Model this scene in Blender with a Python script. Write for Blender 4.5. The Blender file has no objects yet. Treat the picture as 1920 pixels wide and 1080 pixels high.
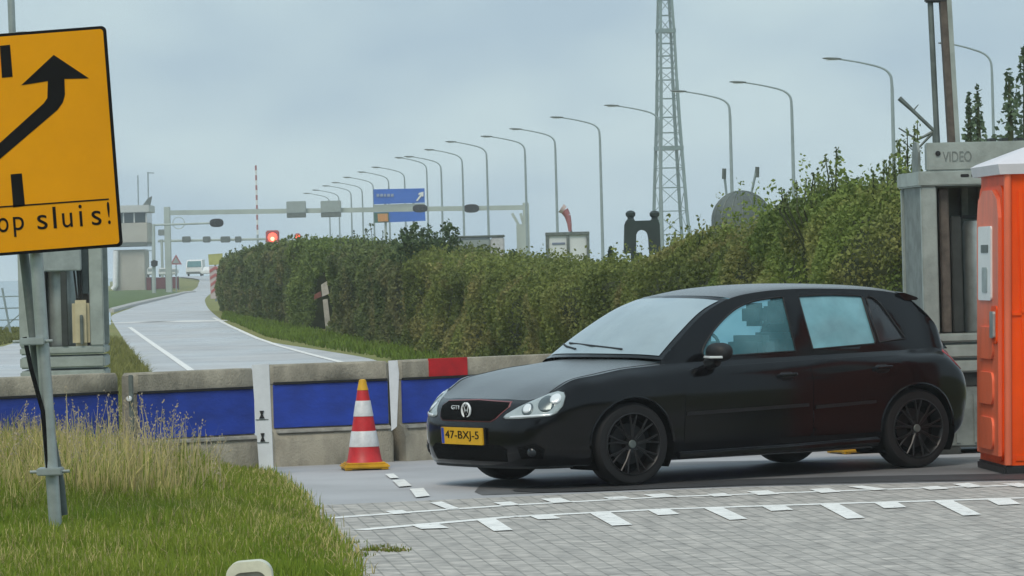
import bpy, bmesh, math, random
import numpy as np
from math import radians, sin, cos, pi, sqrt, atan2
from mathutils import Vector, Matrix
from mathutils.geometry import delaunay_2d_cdt
from mathutils.bvhtree import BVHTree

random.seed(7)
rng = np.random.default_rng(11)
S = bpy.context.scene
COL = S.collection

# ---------------------------------------------------------------- camera
F = 7650.0                       # focal length in pixels of the 1920 px wide photograph
CAMH = 1.65
cam_d = bpy.data.cameras.new('camera')
cam_d.sensor_width = 36.0
cam_d.lens = 36.0 * F / 1920.0
cam_d.clip_start = 0.5
cam_d.clip_end = 9000
cam = bpy.data.objects.new('camera', cam_d)
COL.objects.link(cam)
ROT = (Matrix.Rotation(radians(89.7), 3, 'X') @ Matrix.Rotation(radians(-1.5), 3, 'Z'))
cam.matrix_world = Matrix.Translation((0, 0, CAMH)) @ ROT.to_4x4()
S.camera = cam
S.view_settings.view_transform = 'Standard'
S.view_settings.look = 'None'
S.view_settings.gamma = 1.0
S.view_settings.exposure = 0.36
S.view_settings.use_curve_mapping = False
S.render.film_transparent = False
S.cycles.max_bounces = 6
S.cycles.diffuse_bounces = 3
S.cycles.glossy_bounces = 3
S.cycles.transmission_bounces = 4
S.cycles.transparent_max_bounces = 8
S.cycles.volume_bounces = 0

# ---------------------------------------------------------------- world: overcast sky
SUN_EL, SUN_AZ = radians(52), radians(200)
W = bpy.data.worlds.new('World')
S.world = W
W.use_nodes = True
nt = W.node_tree
nt.nodes.clear()
out = nt.nodes.new('ShaderNodeOutputWorld')
bg = nt.nodes.new('ShaderNodeBackground')
bg.inputs['Strength'].default_value = 0.1
sky = nt.nodes.new('ShaderNodeTexSky')
sky.sky_type = 'NISHITA'
sky.sun_disc = False
sky.sun_elevation = SUN_EL
sky.sun_rotation = SUN_AZ
tc = nt.nodes.new('ShaderNodeTexCoord')
mp = nt.nodes.new('ShaderNodeMapping')
mp.inputs['Scale'].default_value = (1.0, 1.0, 2.2)
mp.inputs['Rotation'].default_value = (0, radians(14), 0)
mp.inputs['Location'].default_value = (3.1, 1.7, 0.2)
n1 = nt.nodes.new('ShaderNodeTexNoise')
n1.inputs['Scale'].default_value = 13.0
n1.inputs['Detail'].default_value = 4.5
n1.inputs['Roughness'].default_value = 0.42
cr = nt.nodes.new('ShaderNodeValToRGB')
cr.color_ramp.elements[0].position = 0.38
cr.color_ramp.elements[0].color = (0.365, 0.495, 0.60, 1)
cr.color_ramp.elements[1].position = 0.63
cr.color_ramp.elements[1].color = (0.505, 0.640, 0.690, 1)
sc_ = nt.nodes.new('ShaderNodeVectorMath'); sc_.operation = 'SCALE'; sc_.inputs['Scale'].default_value = 9.6
mx = nt.nodes.new('ShaderNodeMix'); mx.data_type = 'RGBA'
mx.inputs[0].default_value = 0.93
L = nt.links.new
L(tc.outputs['Generated'], mp.inputs['Vector'])
L(mp.outputs['Vector'], n1.inputs['Vector'])
L(n1.outputs['Fac'], cr.inputs['Fac'])
L(cr.outputs['Color'], sc_.inputs[0])
L(sky.outputs['Color'], mx.inputs[6])
L(sc_.outputs[0], mx.inputs[7])
L(mx.outputs[2], bg.inputs['Color'])
L(bg.outputs[0], out.inputs['Surface'])

# ---------------------------------------------------------------- sun behind the cloud
sd = bpy.data.lights.new('sun', 'SUN')
sd.energy = 1.5
sd.angle = radians(24)
sd.color = (1.0, 0.90, 0.75)
sun = bpy.data.objects.new('sun', sd)
COL.objects.link(sun)
_d = Vector((sin(SUN_AZ) * cos(SUN_EL), cos(SUN_AZ) * cos(SUN_EL), sin(SUN_EL)))
sun.rotation_euler = _d.to_track_quat('Z', 'Y').to_euler()

# ---------------------------------------------------------------- helpers
def ray(px, py):
    return ROT @ Vector(((px - 960) / F, -(py - 540) / F, -1.0))
def G(px, py, z=0.0):                      # the point of the plane at height z seen at that pixel of the photograph
    d = ray(px, py); t = (z - CAMH) / d.z
    return Vector((d.x * t, d.y * t, z))
def P(px, py, Y):                          # the point at distance Y
    d = ray(px, py); t = Y / d.y
    return Vector((d.x * t, Y, CAMH + d.z * t))

def mat(name, col, rough=0.6, metal=0.0, var=0.12, scale=6.0, bump=0.0, bscale=40.0, col2=None, coat=0.0, spec=0.5, stretch=None):
    m = bpy.data.materials.new(name); m.use_nodes = True
    t = m.node_tree; b = t.nodes['Principled BSDF']
    b.inputs['Roughness'].default_value = rough
    b.inputs['Metallic'].default_value = metal
    b.inputs['Specular IOR Level'].default_value = spec
    if coat:
        b.inputs['Coat Weight'].default_value = coat
        b.inputs['Coat Roughness'].default_value = 0.06
    c = Vector(col[:3])
    c2 = Vector(col2[:3]) if col2 else c * (1 - 2 * var)
    tcn = t.nodes.new('ShaderNodeTexCoord')
    src = tcn.outputs['Object']
    if stretch:
        mpn = t.nodes.new('ShaderNodeMapping'); mpn.inputs['Scale'].default_value = stretch
        t.links.new(src, mpn.inputs['Vector']); src = mpn.outputs['Vector']
    nz = t.nodes.new('ShaderNodeTexNoise')
    nz.inputs['Scale'].default_value = scale; nz.inputs['Detail'].default_value = 5; nz.inputs['Roughness'].default_value = 0.6
    r = t.nodes.new('ShaderNodeValToRGB')
    r.color_ramp.elements[0].position = 0.32; r.color_ramp.elements[0].color = (*c2, 1)
    r.color_ramp.elements[1].position = 0.62; r.color_ramp.elements[1].color = (*c, 1)
    t.links.new(src, nz.inputs['Vector']); t.links.new(nz.outputs['Fac'], r.inputs['Fac'])
    t.links.new(r.outputs['Color'], b.inputs['Base Color'])
    if bump:
        n2 = t.nodes.new('ShaderNodeTexNoise'); n2.inputs['Scale'].default_value = bscale; n2.inputs['Detail'].default_value = 4
        bp = t.nodes.new('ShaderNodeBump'); bp.inputs['Strength'].default_value = bump; bp.inputs['Distance'].default_value = 0.02
        t.links.new(src, n2.inputs['Vector']); t.links.new(n2.outputs['Fac'], bp.inputs['Height']); t.links.new(bp.outputs['Normal'], b.inputs['Normal'])
    return m

class MB:
    def __init__(s): s.v = []; s.f = []
    def add(s, vs, fs):
        k = len(s.v); s.v += [tuple(v) for v in vs]; s.f += [tuple(i + k for i in f) for f in fs]; return s
    def box(s, x0, x1, y0, y1, z0, z1, M=None):
        vs = [Vector((x, y, z)) for z in (z0, z1) for y in (y0, y1) for x in (x0, x1)]
        if M: vs = [M @ v for v in vs]
        return s.add(vs, [(0, 2, 3, 1), (4, 5, 7, 6), (0, 1, 5, 4), (2, 6, 7, 3), (0, 4, 6, 2), (1, 3, 7, 5)])
    def bbox(s, x0, x1, y0, y1, z0, z1, b=0.01, M=None):      # box with chamfered edges
        bm = bmesh.new()
        bmesh.ops.create_cube(bm, size=1)
        for v in bm.verts:
            v.co = Vector(((x0 + x1) / 2 + v.co.x * (x1 - x0), (y0 + y1) / 2 + v.co.y * (y1 - y0), (z0 + z1) / 2 + v.co.z * (z1 - z0)))
        bmesh.ops.bevel(bm, geom=bm.edges[:], offset=b, segments=2, affect='EDGES')
        bm.verts.index_update()
        vs = [(M @ v.co) if M else v.co.copy() for v in bm.verts]; fs = [[v.index for v in f.verts] for f in bm.faces]
        bm.free(); return s.add(vs, fs)
    def tube(s, pts, r, n=10, caps=True, sq=None):
        pts = [Vector(p) for p in pts]; m = len(pts)
        rs = r if isinstance(r, (list, tuple)) else [r] * m
        vs = []; up = None
        for i, p in enumerate(pts):
            d = (pts[min(i + 1, m - 1)] - pts[max(i - 1, 0)]).normalized()
            if up is None:
                up = Vector((0, 0, 1)) if abs(d.z) < 0.9 else Vector((0, 1, 0))
            a = d.cross(up).normalized(); b = d.cross(a).normalized(); up = -b if False else up
            for k in range(n):
                t = 2 * pi * (k + .5) / n
                vs.append(p + a * cos(t) * rs[i] + b * sin(t) * rs[i])
        fs = [(i * n + k, i * n + (k + 1) % n, (i + 1) * n + (k + 1) % n, (i + 1) * n + k) for i in range(m - 1) for k in range(n)]
        if caps: fs += [tuple(reversed(range(n))), tuple(range((m - 1) * n, m * n))]
        return s.add(vs, fs)
    def beam(s, a, b, w):                                     # square bar
        return s.tube([a, b], w * 0.7071, n=4)
    def lathe(s, prof, n=32, M=None):                         # prof: (r, z)
        vs = []; m = len(prof)
        for r, z in prof:
            for k in range(n):
                t = 2 * pi * k / n; v = Vector((r * cos(t), r * sin(t), z)); vs.append(M @ v if M else v)
        fs = [(i * n + k, i * n + (k + 1) % n, (i + 1) * n + (k + 1) % n, (i + 1) * n + k) for i in range(m - 1) for k in range(n)]
        if prof[0][0] <= .07: fs.append(tuple(reversed(range(n))))
        if prof[-1][0] <= .07: fs.append(tuple(range((m - 1) * n, m * n)))
        return s.add(vs, fs)
    def prism(s, poly, d, M):                                 # poly in local xy, extruded along +z by d
        n = len(poly)
        vs = [M @ Vector((x, y, 0)) for x, y in poly] + [M @ Vector((x, y, d)) for x, y in poly]
        tr = delaunay_2d_cdt([Vector(p) for p in poly], [], [list(range(n))], 1, 1e-6)
        if len(tr[0]) == n:
            idx = tr[3]
            mp_ = {k: (o[0] if o else k) for k, o in enumerate(idx)}
            fs = [tuple(mp_[i] for i in f) for f in tr[2]]
            fs = [f[::-1] for f in fs] + [tuple(i + n for i in f) for f in fs]
        else:
            fs = [tuple(reversed(range(n))), tuple(range(n, 2 * n))]
        fs += [(i, (i + 1) % n, (i + 1) % n + n, i + n) for i in range(n)]
        return s.add(vs, fs)
    def mesh(s, name):
        me = bpy.data.meshes.new(name); me.from_pydata(s.v, [], s.f); me.update(); return me
    def build(s, name, material, parent=None, smooth=False, fix=True):
        me = s.mesh(name)
        if fix:
            bm = bmesh.new(); bm.from_mesh(me); bmesh.ops.recalc_face_normals(bm, faces=bm.faces[:]); bm.to_mesh(me); bm.free()
        return link(name, me, material, parent, smooth)

def link(name, me, material, parent=None, smooth=False):
    if material and not me.materials: me.materials.append(material)
    if smooth:
        for p in me.polygons: p.use_smooth = True
        if smooth != 'all':
            try: me.set_sharp_from_angle(angle=radians(38))
            except Exception: pass
    o = bpy.data.objects.new(name, me); COL.objects.link(o)
    if parent: o.parent = parent
    return o
def tag(o, label=None, cat=None, group=None, kind=None):
    if label: o['label'] = label
    if cat: o['category'] = cat
    if group: o['group'] = group
    if kind: o['kind'] = kind
    return o
def thing(name, label, cat, loc=(0, 0, 0), rz=0, group=None):
    o = bpy.data.objects.new(name, None); COL.objects.link(o)
    o.empty_display_size = 0.2; o.location = loc; o.rotation_euler = (0, 0, rz)
    return tag(o, label, cat, group)
def copy_tree(o, parent=None):
    c = o.copy(); COL.objects.link(c)
    if parent: c.parent = parent
    for ch in list(o.children): copy_tree(ch, c)
    return c
def textmesh(txt, size=1.0, ext=0.0, spacing=1.0):
    cu = bpy.data.curves.new('text', 'FONT'); cu.body = txt; cu.size = size; cu.extrude = ext; cu.space_character = spacing
    cu.fill_mode = 'BOTH'
    o = bpy.data.objects.new('text', cu); COL.objects.link(o)
    bpy.context.view_layer.update()
    me = bpy.data.meshes.new_from_object(o.evaluated_get(bpy.context.evaluated_depsgraph_get()))
    bpy.data.objects.remove(o); bpy.data.curves.remove(cu)
    return me
def fit_text(txt, w, h, ext, M, name, material, parent, spacing=1.0, bold=0.0):
    me = textmesh(txt, 1.0, 0.02, spacing)
    co = np.zeros(len(me.vertices) * 3); me.vertices.foreach_get('co', co); co = co.reshape(-1, 3)
    lo, hi = co.min(0), co.max(0)
    co[:, 0] = (co[:, 0] - lo[0]) / (hi[0] - lo[0]) * w
    co[:, 1] = (co[:, 1] - lo[1]) / (hi[1] - lo[1]) * h
    co[:, 2] = (co[:, 2] - lo[2]) / (hi[2] - lo[2]) * ext
    for v, c in zip(me.vertices, co): v.co = M @ Vector(c)
    me.materials.clear()
    return link(name, me, material, parent)

def catmull(pts, n):
    """smooth polyline through pts (lists of tuples), n samples per span"""
    p = np.array(pts, float); m = len(p); o = []
    t_ = np.concatenate([[0], np.cumsum(np.maximum(np.linalg.norm(np.diff(p, axis=0), axis=1), 1e-5) ** 0.5)])
    for i in range(m - 1):
        p0 = p[i - 1] if i > 0 else 2 * p[0] - p[1]
        p3 = p[i + 2] if i + 2 < m else 2 * p[-1] - p[-2]
        t1, t2 = t_[i], t_[i + 1]
        t0 = t_[i - 1] if i > 0 else t1 - (t2 - t1)
        t3 = t_[i + 2] if i + 2 < m else t2 + (t2 - t1)
        for k in range(n):
            t = t1 + (t2 - t1) * k / n
            A1 = (t1 - t) / (t1 - t0) * p0 + (t - t0) / (t1 - t0) * p[i]
            A2 = (t2 - t) / (t2 - t1) * p[i] + (t - t1) / (t2 - t1) * p[i + 1]
            A3 = (t3 - t) / (t3 - t2) * p[i + 1] + (t - t2) / (t3 - t2) * p3
            B1 = (t2 - t) / (t2 - t0) * A1 + (t - t0) / (t2 - t0) * A2
            B2 = (t3 - t) / (t3 - t1) * A2 + (t - t1) / (t3 - t1) * A3
            o.append((t2 - t) / (t2 - t1) * B1 + (t - t1) / (t2 - t1) * B2)
    o.append(p[-1]); return np.array(o)
def patch(rows, nu, nv):
    """interpolating surface through a grid of control points -> dense grid array"""
    R = np.array([catmull(r, nu) for r in rows])
    return np.stack([catmull(R[:, j], nv) for j in range(R.shape[1])], axis=1)
def gridmesh(mb, A, flip=False, skip=None):
    h, w = A.shape[:2]; k = len(mb.v)
    mb.v += [tuple(p) for p in A.reshape(-1, 3)]
    for i in range(h - 1):
        for j in range(w - 1):
            f = (k + i * w + j, k + i * w + j + 1, k + (i + 1) * w + j + 1, k + (i + 1) * w + j)
            mb.f.append(f[::-1] if flip else f)
def scatter_mesh(name, V, Fi, material, parent=None, cols=None, nsides=4):
    me = bpy.data.meshes.new(name)
    nv, nf = len(V), len(Fi)
    me.vertices.add(nv); me.vertices.foreach_set('co', V.astype(np.float32).ravel())
    me.loops.add(nf * nsides); me.loops.foreach_set('vertex_index', Fi.astype(np.int32).ravel())
    me.polygons.add(nf); me.polygons.foreach_set('loop_start', np.arange(0, nf * nsides, nsides, dtype=np.int32))
    try: me.polygons.foreach_set('loop_total', np.full(nf, nsides, dtype=np.int32))
    except Exception: pass
    me.update(calc_edges=True)
    if cols is not None:
        a = me.color_attributes.new('Col', 'FLOAT_COLOR', 'POINT')
        a.data.foreach_set('color', np.concatenate([cols, np.ones((nv, 1))], 1).astype(np.float32).ravel())
    return link(name, me, material, parent)
def colmat(name, rough=0.7, trans=0.25):
    m = bpy.data.materials.new(name); m.use_nodes = True
    t = m.node_tree; b = t.nodes['Principled BSDF']; b.inputs['Roughness'].default_value = rough
    b.inputs['Specular IOR Level'].default_value = 0.12
    a = t.nodes.new('ShaderNodeVertexColor'); a.layer_name = 'Col'
    t.links.new(a.outputs['Color'], b.inputs['Base Color'])
    tr = t.nodes.new('ShaderNodeBsdfTranslucent'); t.links.new(a.outputs['Color'], tr.inputs['Color'])
    mxs = t.nodes.new('ShaderNodeMixShader'); mxs.inputs[0].default_value = trans
    o = t.nodes['Material Output']
    t.links.new(b.outputs[0], mxs.inputs[1]); t.links.new(tr.outputs[0], mxs.inputs[2]); t.links.new(mxs.outputs[0], o.inputs['Surface'])
    return m
def leaf_quads(C, size, cols, upbias=0.0):
    """one rhombic leaf per centre, random orientation"""
    n = len(C); d = rng.normal(size=(n, 3)); d[:, 2] += upbias; d /= np.linalg.norm(d, axis=1)[:, None]
    e = rng.normal(size=(n, 3)); e = np.cross(d, e); e /= np.linalg.norm(e, axis=1)[:, None]
    s = (size * rng.uniform(.65, 1.35, n))[:, None] if np.isscalar(size) else (size * rng.uniform(.65, 1.35, n))[:, None]
    V = np.stack([C - d * s * .5, C + e * s * .3, C + d * s * .5, C - e * s * .3], 1).reshape(-1, 3)
    return V, np.arange(4 * n).reshape(-1, 4), np.repeat(cols, 4, axis=0)
def vnoise(x, seed=0):
    """smooth 1D..3D value noise on arrays (n,k)"""
    x = np.atleast_2d(x); i = np.floor(x).astype(int); f = x - i; f = f * f * (3 - 2 * f); k = x.shape[1]; r = 0
    for c in range(2 ** k):
        o = np.array([(c >> b) & 1 for b in range(k)]); w = np.prod(np.where(o, f, 1 - f), axis=1)
        q = i + o; h = seed * 374761393 + 668265263 * q[:, 0]
        if k > 1: h = h + 2246822519 * q[:, 1]
        if k > 2: h = h + 3266489917 * q[:, 2]
        h = (h ^ (h >> 13)) * 1274126177; h = (h ^ (h >> 16)) & 0xffff
        r = r + w * h / 65535.0
    return r

M = {}
M['black'] = mat('black_paint_flat', (0.015, 0.015, 0.016), 0.5)
M['galv'] = mat('galvanised_steel', (0.42, 0.47, 0.46), 0.42, 0.55, 0.12, 9)
M['galv_dark'] = mat('weathered_steel', (0.16, 0.19, 0.18), 0.6, 0.3, 0.2, 7)
M['lamp_grey'] = mat('lamp_post_grey', (0.30, 0.37, 0.39), 0.6, 0.2, 0.1, 2)
M['white'] = mat('white_plastic', (0.78, 0.80, 0.80), 0.45, 0, 0.05, 5)
M['red'] = mat('red_paint', (0.55, 0.015, 0.02), 0.5, 0, 0.12, 8)
# ================================================================ SETTING
def gmat():
    m = mat('verge_grass', (0.16, 0.19, 0.045), 0.95, 0, 0.3, 0.6, 0.6, 25, col2=(0.25, 0.22, 0.075))
    return m
M['ground'] = gmat()
M['water'] = mat('lake_water', (0.30, 0.40, 0.45), 0.25, 0, 0.05, 0.05, 0.2, 1.5)
g = MB()
g.add([(-3000, -3000, 0), (3000, -3000, 0), (3000, 6000, 0), (-3000, 6000, 0)], [(0, 1, 2, 3)])
tag(g.build('ground', M['ground'], fix=False), kind='structure')
# the lake lies left of the far road and beyond everything
w = MB()
a, b = G(-400, 616), G(34, 616)
c = Vector((-43, 1500, 0))
w.add([(a.x - 60, a.y, .006), (-.0985 * 141, 141, .006), (-.0985 * 380, 380, .006), (-.0985 * 1500, 1500, .006), (-900, 1500, .006)], [(0, 1, 2, 3, 4)])
w.add([(-2900, 1500, .006), (2900, 1500, .006), (2900, 5900, .006), (-2900, 5900, .006)], [(0, 1, 2, 3)])
tag(w.build('water', M['water'], fix=False), kind='structure')

# wet asphalt
def asphalt(name, c1, c2, rough=0.45):
    m = mat(name, c1, rough, 0, 0.2, 0.5, 0, 120, col2=c2)
    t = m.node_tree; b = t.nodes['Principled BSDF']
    tc_ = t.nodes.new('ShaderNodeTexCoord'); n = t.nodes.new('ShaderNodeTexNoise'); n.inputs['Scale'].default_value = 0.35; n.inputs['Detail'].default_value = 3
    mpn = t.nodes.new('ShaderNodeMapping'); mpn.inputs['Scale'].default_value = (1, .35, 1)
    r = t.nodes.new('ShaderNodeMapRange'); r.inputs[1].default_value = .35; r.inputs[2].default_value = .65; r.inputs[3].default_value = rough - .12; r.inputs[4].default_value = rough + .2
    t.links.new(tc_.outputs['Object'], mpn.inputs['Vector']); t.links.new(mpn.outputs[0], n.inputs['Vector']); t.links.new(n.outputs['Fac'], r.inputs[0]); t.links.new(r.outputs[0], b.inputs['Roughness'])
    return m
M['asphalt'] = asphalt('wet_asphalt', (0.44, 0.44, 0.455), (0.33, 0.33, 0.34), .62)
M['asphalt_far'] = asphalt('old_asphalt', (0.50, 0.50, 0.50), (0.38, 0.38, 0.39), 0.38)
# road: left and right edges; the far part climbs a ramp (y px, left px, right px, distance or None for flat ground)
RE = [(1010, -300, 2400), (900, 200, 2300), (860, 330, 2150), (800, 322, 1500), (740, 306, 1010), (715, 297, 860), (690, 274, 745), (672, 258, 690), (655, 245, 590), (640, 234, 500),
      (622, 223, 455), (606, 213, 425), (592, 210, 405), (580, 240, 392), (570, 268, 386), (560, 308, 385)]
FAR = [(548, 354, 398, 370), (540, 368, 405, 400), (532, 372, 410, 430), (524, 372, 412, 470), (520, 345, 408, 520), (518, 330, 404, 600)]
edge = [(G(l, y), G(r, y)) for y, l, r in RE] + [(P(l, y, Z), P(r, y, Z)) for y, l, r, Z in FAR]
def spline_pts(ps, n=6): return [Vector(p) for p in catmull([tuple(p) for p in ps], n)]
LE, RI = spline_pts([e[0] for e in edge[4:]]), spline_pts([e[1] for e in edge[4:]])
LE = [e[0] for e in edge[:4]] + LE; RI = [e[1] for e in edge[:4]] + RI
mb = MB()
for l, r in zip(LE, RI):
    mb.v += [(l.x, l.y, max(l.z, 0) + .004), (r.x, r.y, max(r.z, 0) + .004)]
n = len(LE)
mb.f += [(2 * i, 2 * i + 1, 2 * i + 3, 2 * i + 2) for i in range(n - 1)]
tag(mb.build('road', M['asphalt_far'], fix=False), kind='structure')
# embankment carrying the far road
hb = MB()
k = 0
for l, r in zip(LE, RI):
    if l.y < 330: continue
    z = max(min(l.z, r.z) - .02, -.3) ; wd = 60
    hb.v += [(l.x - 16, l.y, -.4), (l.x - 2, l.y, z), (r.x + 3, r.y, z), (r.x + wd, r.y, -.4)]
    k += 1
hb.f += [(4 * i + j, 4 * i + j + 1, 4 * i + j + 5, 4 * i + j + 4) for i in range(k - 1) for j in range(3)]
tag(hb.build('embankment', M['ground'], fix=False), kind='structure')
# asphalt between the barriers and the pavers
mb = MB()
q = [G(440, 862), G(2500, 815), G(2500, 905), G(1500, 921), G(880, 943), G(440, 955)]
mb.add([(p.x, p.y, .008) for p in q], [tuple(range(6))])
tag(mb.build('access_road', M['asphalt'], fix=True), kind='structure')
# car's shadow painted as a black strip, and as shade on the darker wet asphalt
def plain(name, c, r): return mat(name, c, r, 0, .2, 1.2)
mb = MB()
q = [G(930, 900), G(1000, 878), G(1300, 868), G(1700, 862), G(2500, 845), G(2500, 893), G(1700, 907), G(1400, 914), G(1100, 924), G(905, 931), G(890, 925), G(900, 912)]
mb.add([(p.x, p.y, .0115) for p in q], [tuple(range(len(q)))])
tag(mb.build('shaded_asphalt_patch', plain('shaded_wet_asphalt', (.19, .19, .195), .55)), kind='structure')  # darker wet asphalt with the car's shade added to its colour
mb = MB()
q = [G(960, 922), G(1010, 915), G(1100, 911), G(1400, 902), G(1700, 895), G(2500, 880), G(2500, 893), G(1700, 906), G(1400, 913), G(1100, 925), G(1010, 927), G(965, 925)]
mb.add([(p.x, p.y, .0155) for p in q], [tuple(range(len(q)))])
tag(mb.build('car_shadow_strip', plain('car_shadow_black', (.045, .045, .047), .7)), kind='structure')  # painted shadow along the near side of the car
# cycle path far left
mb = MB()
q = [G(-160, 668), G(6, 650), G(38, 640), G(60, 640), G(62, 706), G(-10, 712), G(-160, 740)]
mb.add([(p.x, p.y, .008) for p in q], [tuple(range(7))])
tag(mb.build('cycle_path', M['asphalt_far']), kind='structure')

# concrete pavers
def paver_mat():
    m = bpy.data.materials.new('concrete_pavers'); m.use_nodes = True
    t = m.node_tree; b = t.nodes['Principled BSDF']; b.inputs['Roughness'].default_value = 0.7
    tc_ = t.nodes.new('ShaderNodeTexCoord')
    mpn = t.nodes.new('ShaderNodeMapping'); mpn.inputs['Rotation'].default_value = (0, 0, radians(84)); mpn.inputs['Scale'].default_value = (4.8, 4.8, 4.8)
    br = t.nodes.new('ShaderNodeTexBrick')
    br.inputs['Color1'].default_value = (0.50, 0.465, 0.425, 1); br.inputs['Color2'].default_value = (0.41, 0.385, 0.355, 1)
    br.inputs['Mortar'].default_value = (0.31, 0.295, 0.265, 1); br.inputs['Scale'].default_value = 1.0
    br.inputs['Mortar Size'].default_value = 0.035; br.inputs['Mortar Smooth'].default_value = .6
    br.inputs['Brick Width'].default_value = 1.0; br.inputs['Row Height'].default_value = 0.5
    n = t.nodes.new('ShaderNodeTexNoise'); n.inputs['Scale'].default_value = 2.2; n.inputs['Detail'].default_value = 8; n.inputs['Roughness'].default_value = .7
    r = t.nodes.new('ShaderNodeMapRange'); r.inputs[1].default_value = .3; r.inputs[2].default_value = .7; r.inputs[3].default_value = .78; r.inputs[4].default_value = 1.12
    n3 = t.nodes.new('ShaderNodeTexNoise'); n3.inputs['Scale'].default_value = 9; n3.inputs['Detail'].default_value = 4
    r3 = t.nodes.new('ShaderNodeMapRange'); r3.inputs[1].default_value = .3; r3.inputs[2].default_value = .7; r3.inputs[3].default_value = .62; r3.inputs[4].default_value = 1.2
    mm = t.nodes.new('ShaderNodeMath'); mm.operation = 'MULTIPLY'
    vm = t.nodes.new('ShaderNodeVectorMath'); vm.operation = 'SCALE'
    bp = t.nodes.new('ShaderNodeBump'); bp.inputs['Strength'].default_value = .5; bp.inputs['Distance'].default_value = .01
    K = t.links.new
    K(tc_.outputs['Object'], mpn.inputs['Vector']); K(mpn.outputs[0], br.inputs['Vector']); K(tc_.outputs['Object'], n.inputs['Vector']); K(tc_.outputs['Object'], n3.inputs['Vector'])
    K(n.outputs['Fac'], r.inputs[0]); K(n3.outputs['Fac'], r3.inputs[0]); K(r.outputs[0], mm.inputs[0]); K(r3.outputs[0], mm.inputs[1])
    K(br.outputs['Color'], vm.inputs[0]); K(mm.outputs[0], vm.inputs['Scale']); K(vm.outputs[0], b.inputs['Base Color'])
    K(br.outputs['Fac'], bp.inputs['Height']); bp.invert = True; K(bp.outputs[0], b.inputs['Normal'])
    return m
M['pavers'] = paver_mat()
mb = MB()
far = [G(-100, 985), G(440, 957), G(700, 946), G(880, 938), G(1100, 928), G(1400, 916), G(1700, 909), G(2500, 895)]
near = [Vector((p.x * .12 - 3 + i * .6, 8, 0)) for i, p in enumerate(far)]
near = [Vector((-6, 8, 0)), Vector((9, 8, 0))]
pts = [(p.x, p.y, .012) for p in far] + [(9, 8, .012), (-6, 8, .012)]
mb.add(pts, [tuple(range(len(pts)))])
tag(mb.build('paved_crossing', M['pavers']), kind='structure')

# white markings
def road_paint(name, c, thr=.36):
    return mat(name, c, 0.6, 0, 0.1, 9, 0, 40, col2=tuple(x * .78 for x in c))
M['paint'] = road_paint('road_marking_paint', (0.90, 0.89, 0.86))
def worn(m, lo=.30, hi=.40):
    t = m.node_tree; b = t.nodes['Principled BSDF']; o = t.nodes['Material Output']
    tc_ = t.nodes.new('ShaderNodeTexCoord'); n = t.nodes.new('ShaderNodeTexNoise'); n.inputs['Scale'].default_value = 16; n.inputs['Detail'].default_value = 8; n.inputs['Roughness'].default_value = .7
    r = t.nodes.new('ShaderNodeMapRange'); r.inputs[1].default_value = lo; r.inputs[2].default_value = hi
    tr = t.nodes.new('ShaderNodeBsdfTransparent'); ms = t.nodes.new('ShaderNodeMixShader')
    t.links.new(tc_.outputs['Object'], n.inputs['Vector']); t.links.new(n.outputs['Fac'], r.inputs[0]); t.links.new(r.outputs[0], ms.inputs[0]); t.links.new(tr.outputs[0], ms.inputs[1]); t.links.new(b.outputs[0], ms.inputs[2]); t.links.new(ms.outputs[0], o.inputs['Surface'])
worn(M['paint'])
mk = MB()
def strip(ps, w_px=None, w=0.1, z=.0155):
    ps = [G(*p) for p in ps]
    for a_, b_ in zip(ps[:-1], ps[1:]):
        d = (b_ - a_).normalized(); nrm = Vector((-d.y, d.x, 0)) * w / 2
        mk.add([(p.x, p.y, z) for p in (a_ - nrm, b_ - nrm, b_ + nrm, a_ + nrm)], [(0, 1, 2, 3)])
def quad(ps, z=.0185):
    mk.add([(G(*p).x, G(*p).y, z) for p in ps], [tuple(range(len(ps)))])
strip([(612, 976), (760, 965), (960, 951), (1240, 936), (1500, 927), (1700, 920), (2300, 902)], w=.13)
strip([(672, 998), (800, 987), (960, 973), (1240, 959), (1545, 949), (1755, 943), (2300, 925)], w=.14)
def tooth(x, y, dx, dy, w):                       # a slanted bar starting on the line
    quad([(x, y), (x + w, y - 2), (x + w + dx, y + dy - 1), (x + dx, y + dy + 1)])
for x, y, dx, dy, w in [(770, 989, 20, 7, 52), (892, 979, 34, 21, 36), (992, 972, 18, 6, 42), (1104, 966, 44, 24, 38), (1214, 961, 20, 9, 40),
                        (1318, 957, 50, 22, 34), (1428, 954, 18, 8, 42), (1536, 950, 52, 27, 34), (1640, 948, 18, 9, 42), (1750, 944, 56, 27, 34), (1852, 942, 20, 9, 42), (1955, 939, 56, 27, 34)]:
    tooth(x, y, dx, dy, w)
for x, y, dx, dy, w in [(722, 963, 16, 5, 32), (806, 947, 34, 12, 22), (925, 947, 18, 5, 32), (1014, 940, 24, 7, 36), (1130, 937, 14, 3, 40), (1206, 932, 24, 5, 40), (1325, 931, 14, 4, 34), (1400, 926, 22, 6, 40),
                        (1518, 922, 22, 6, 36), (1590, 917, 50, 6, 26), (1722, 918, 22, 4, 36), (1786, 912, 28, 6, 30), (1880, 912, 30, 5, 30)]:
    tooth(x, y, dx, dy, w)
quad([(736, 905), (758, 903), (772, 915), (748, 917)]); quad([(768, 921), (794, 919), (806, 934), (780, 937)])
quad([(722, 893), (738, 892), (748, 900), (732, 901)])
tag(mk.build('road_markings', M['paint'], fix=False), kind='structure')
mk = MB()
strip([(243, 614), (262, 628), (290, 648), (322, 670), (356, 694), (400, 726)], w=.13, z=.012)
strip([(400, 596), (432, 612), (480, 634), (520, 648), (570, 662), (640, 680), (700, 694)], w=.13, z=.012)
strip([(216, 606), (300, 603), (420, 602)], w=2.2, z=.0095)
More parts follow.
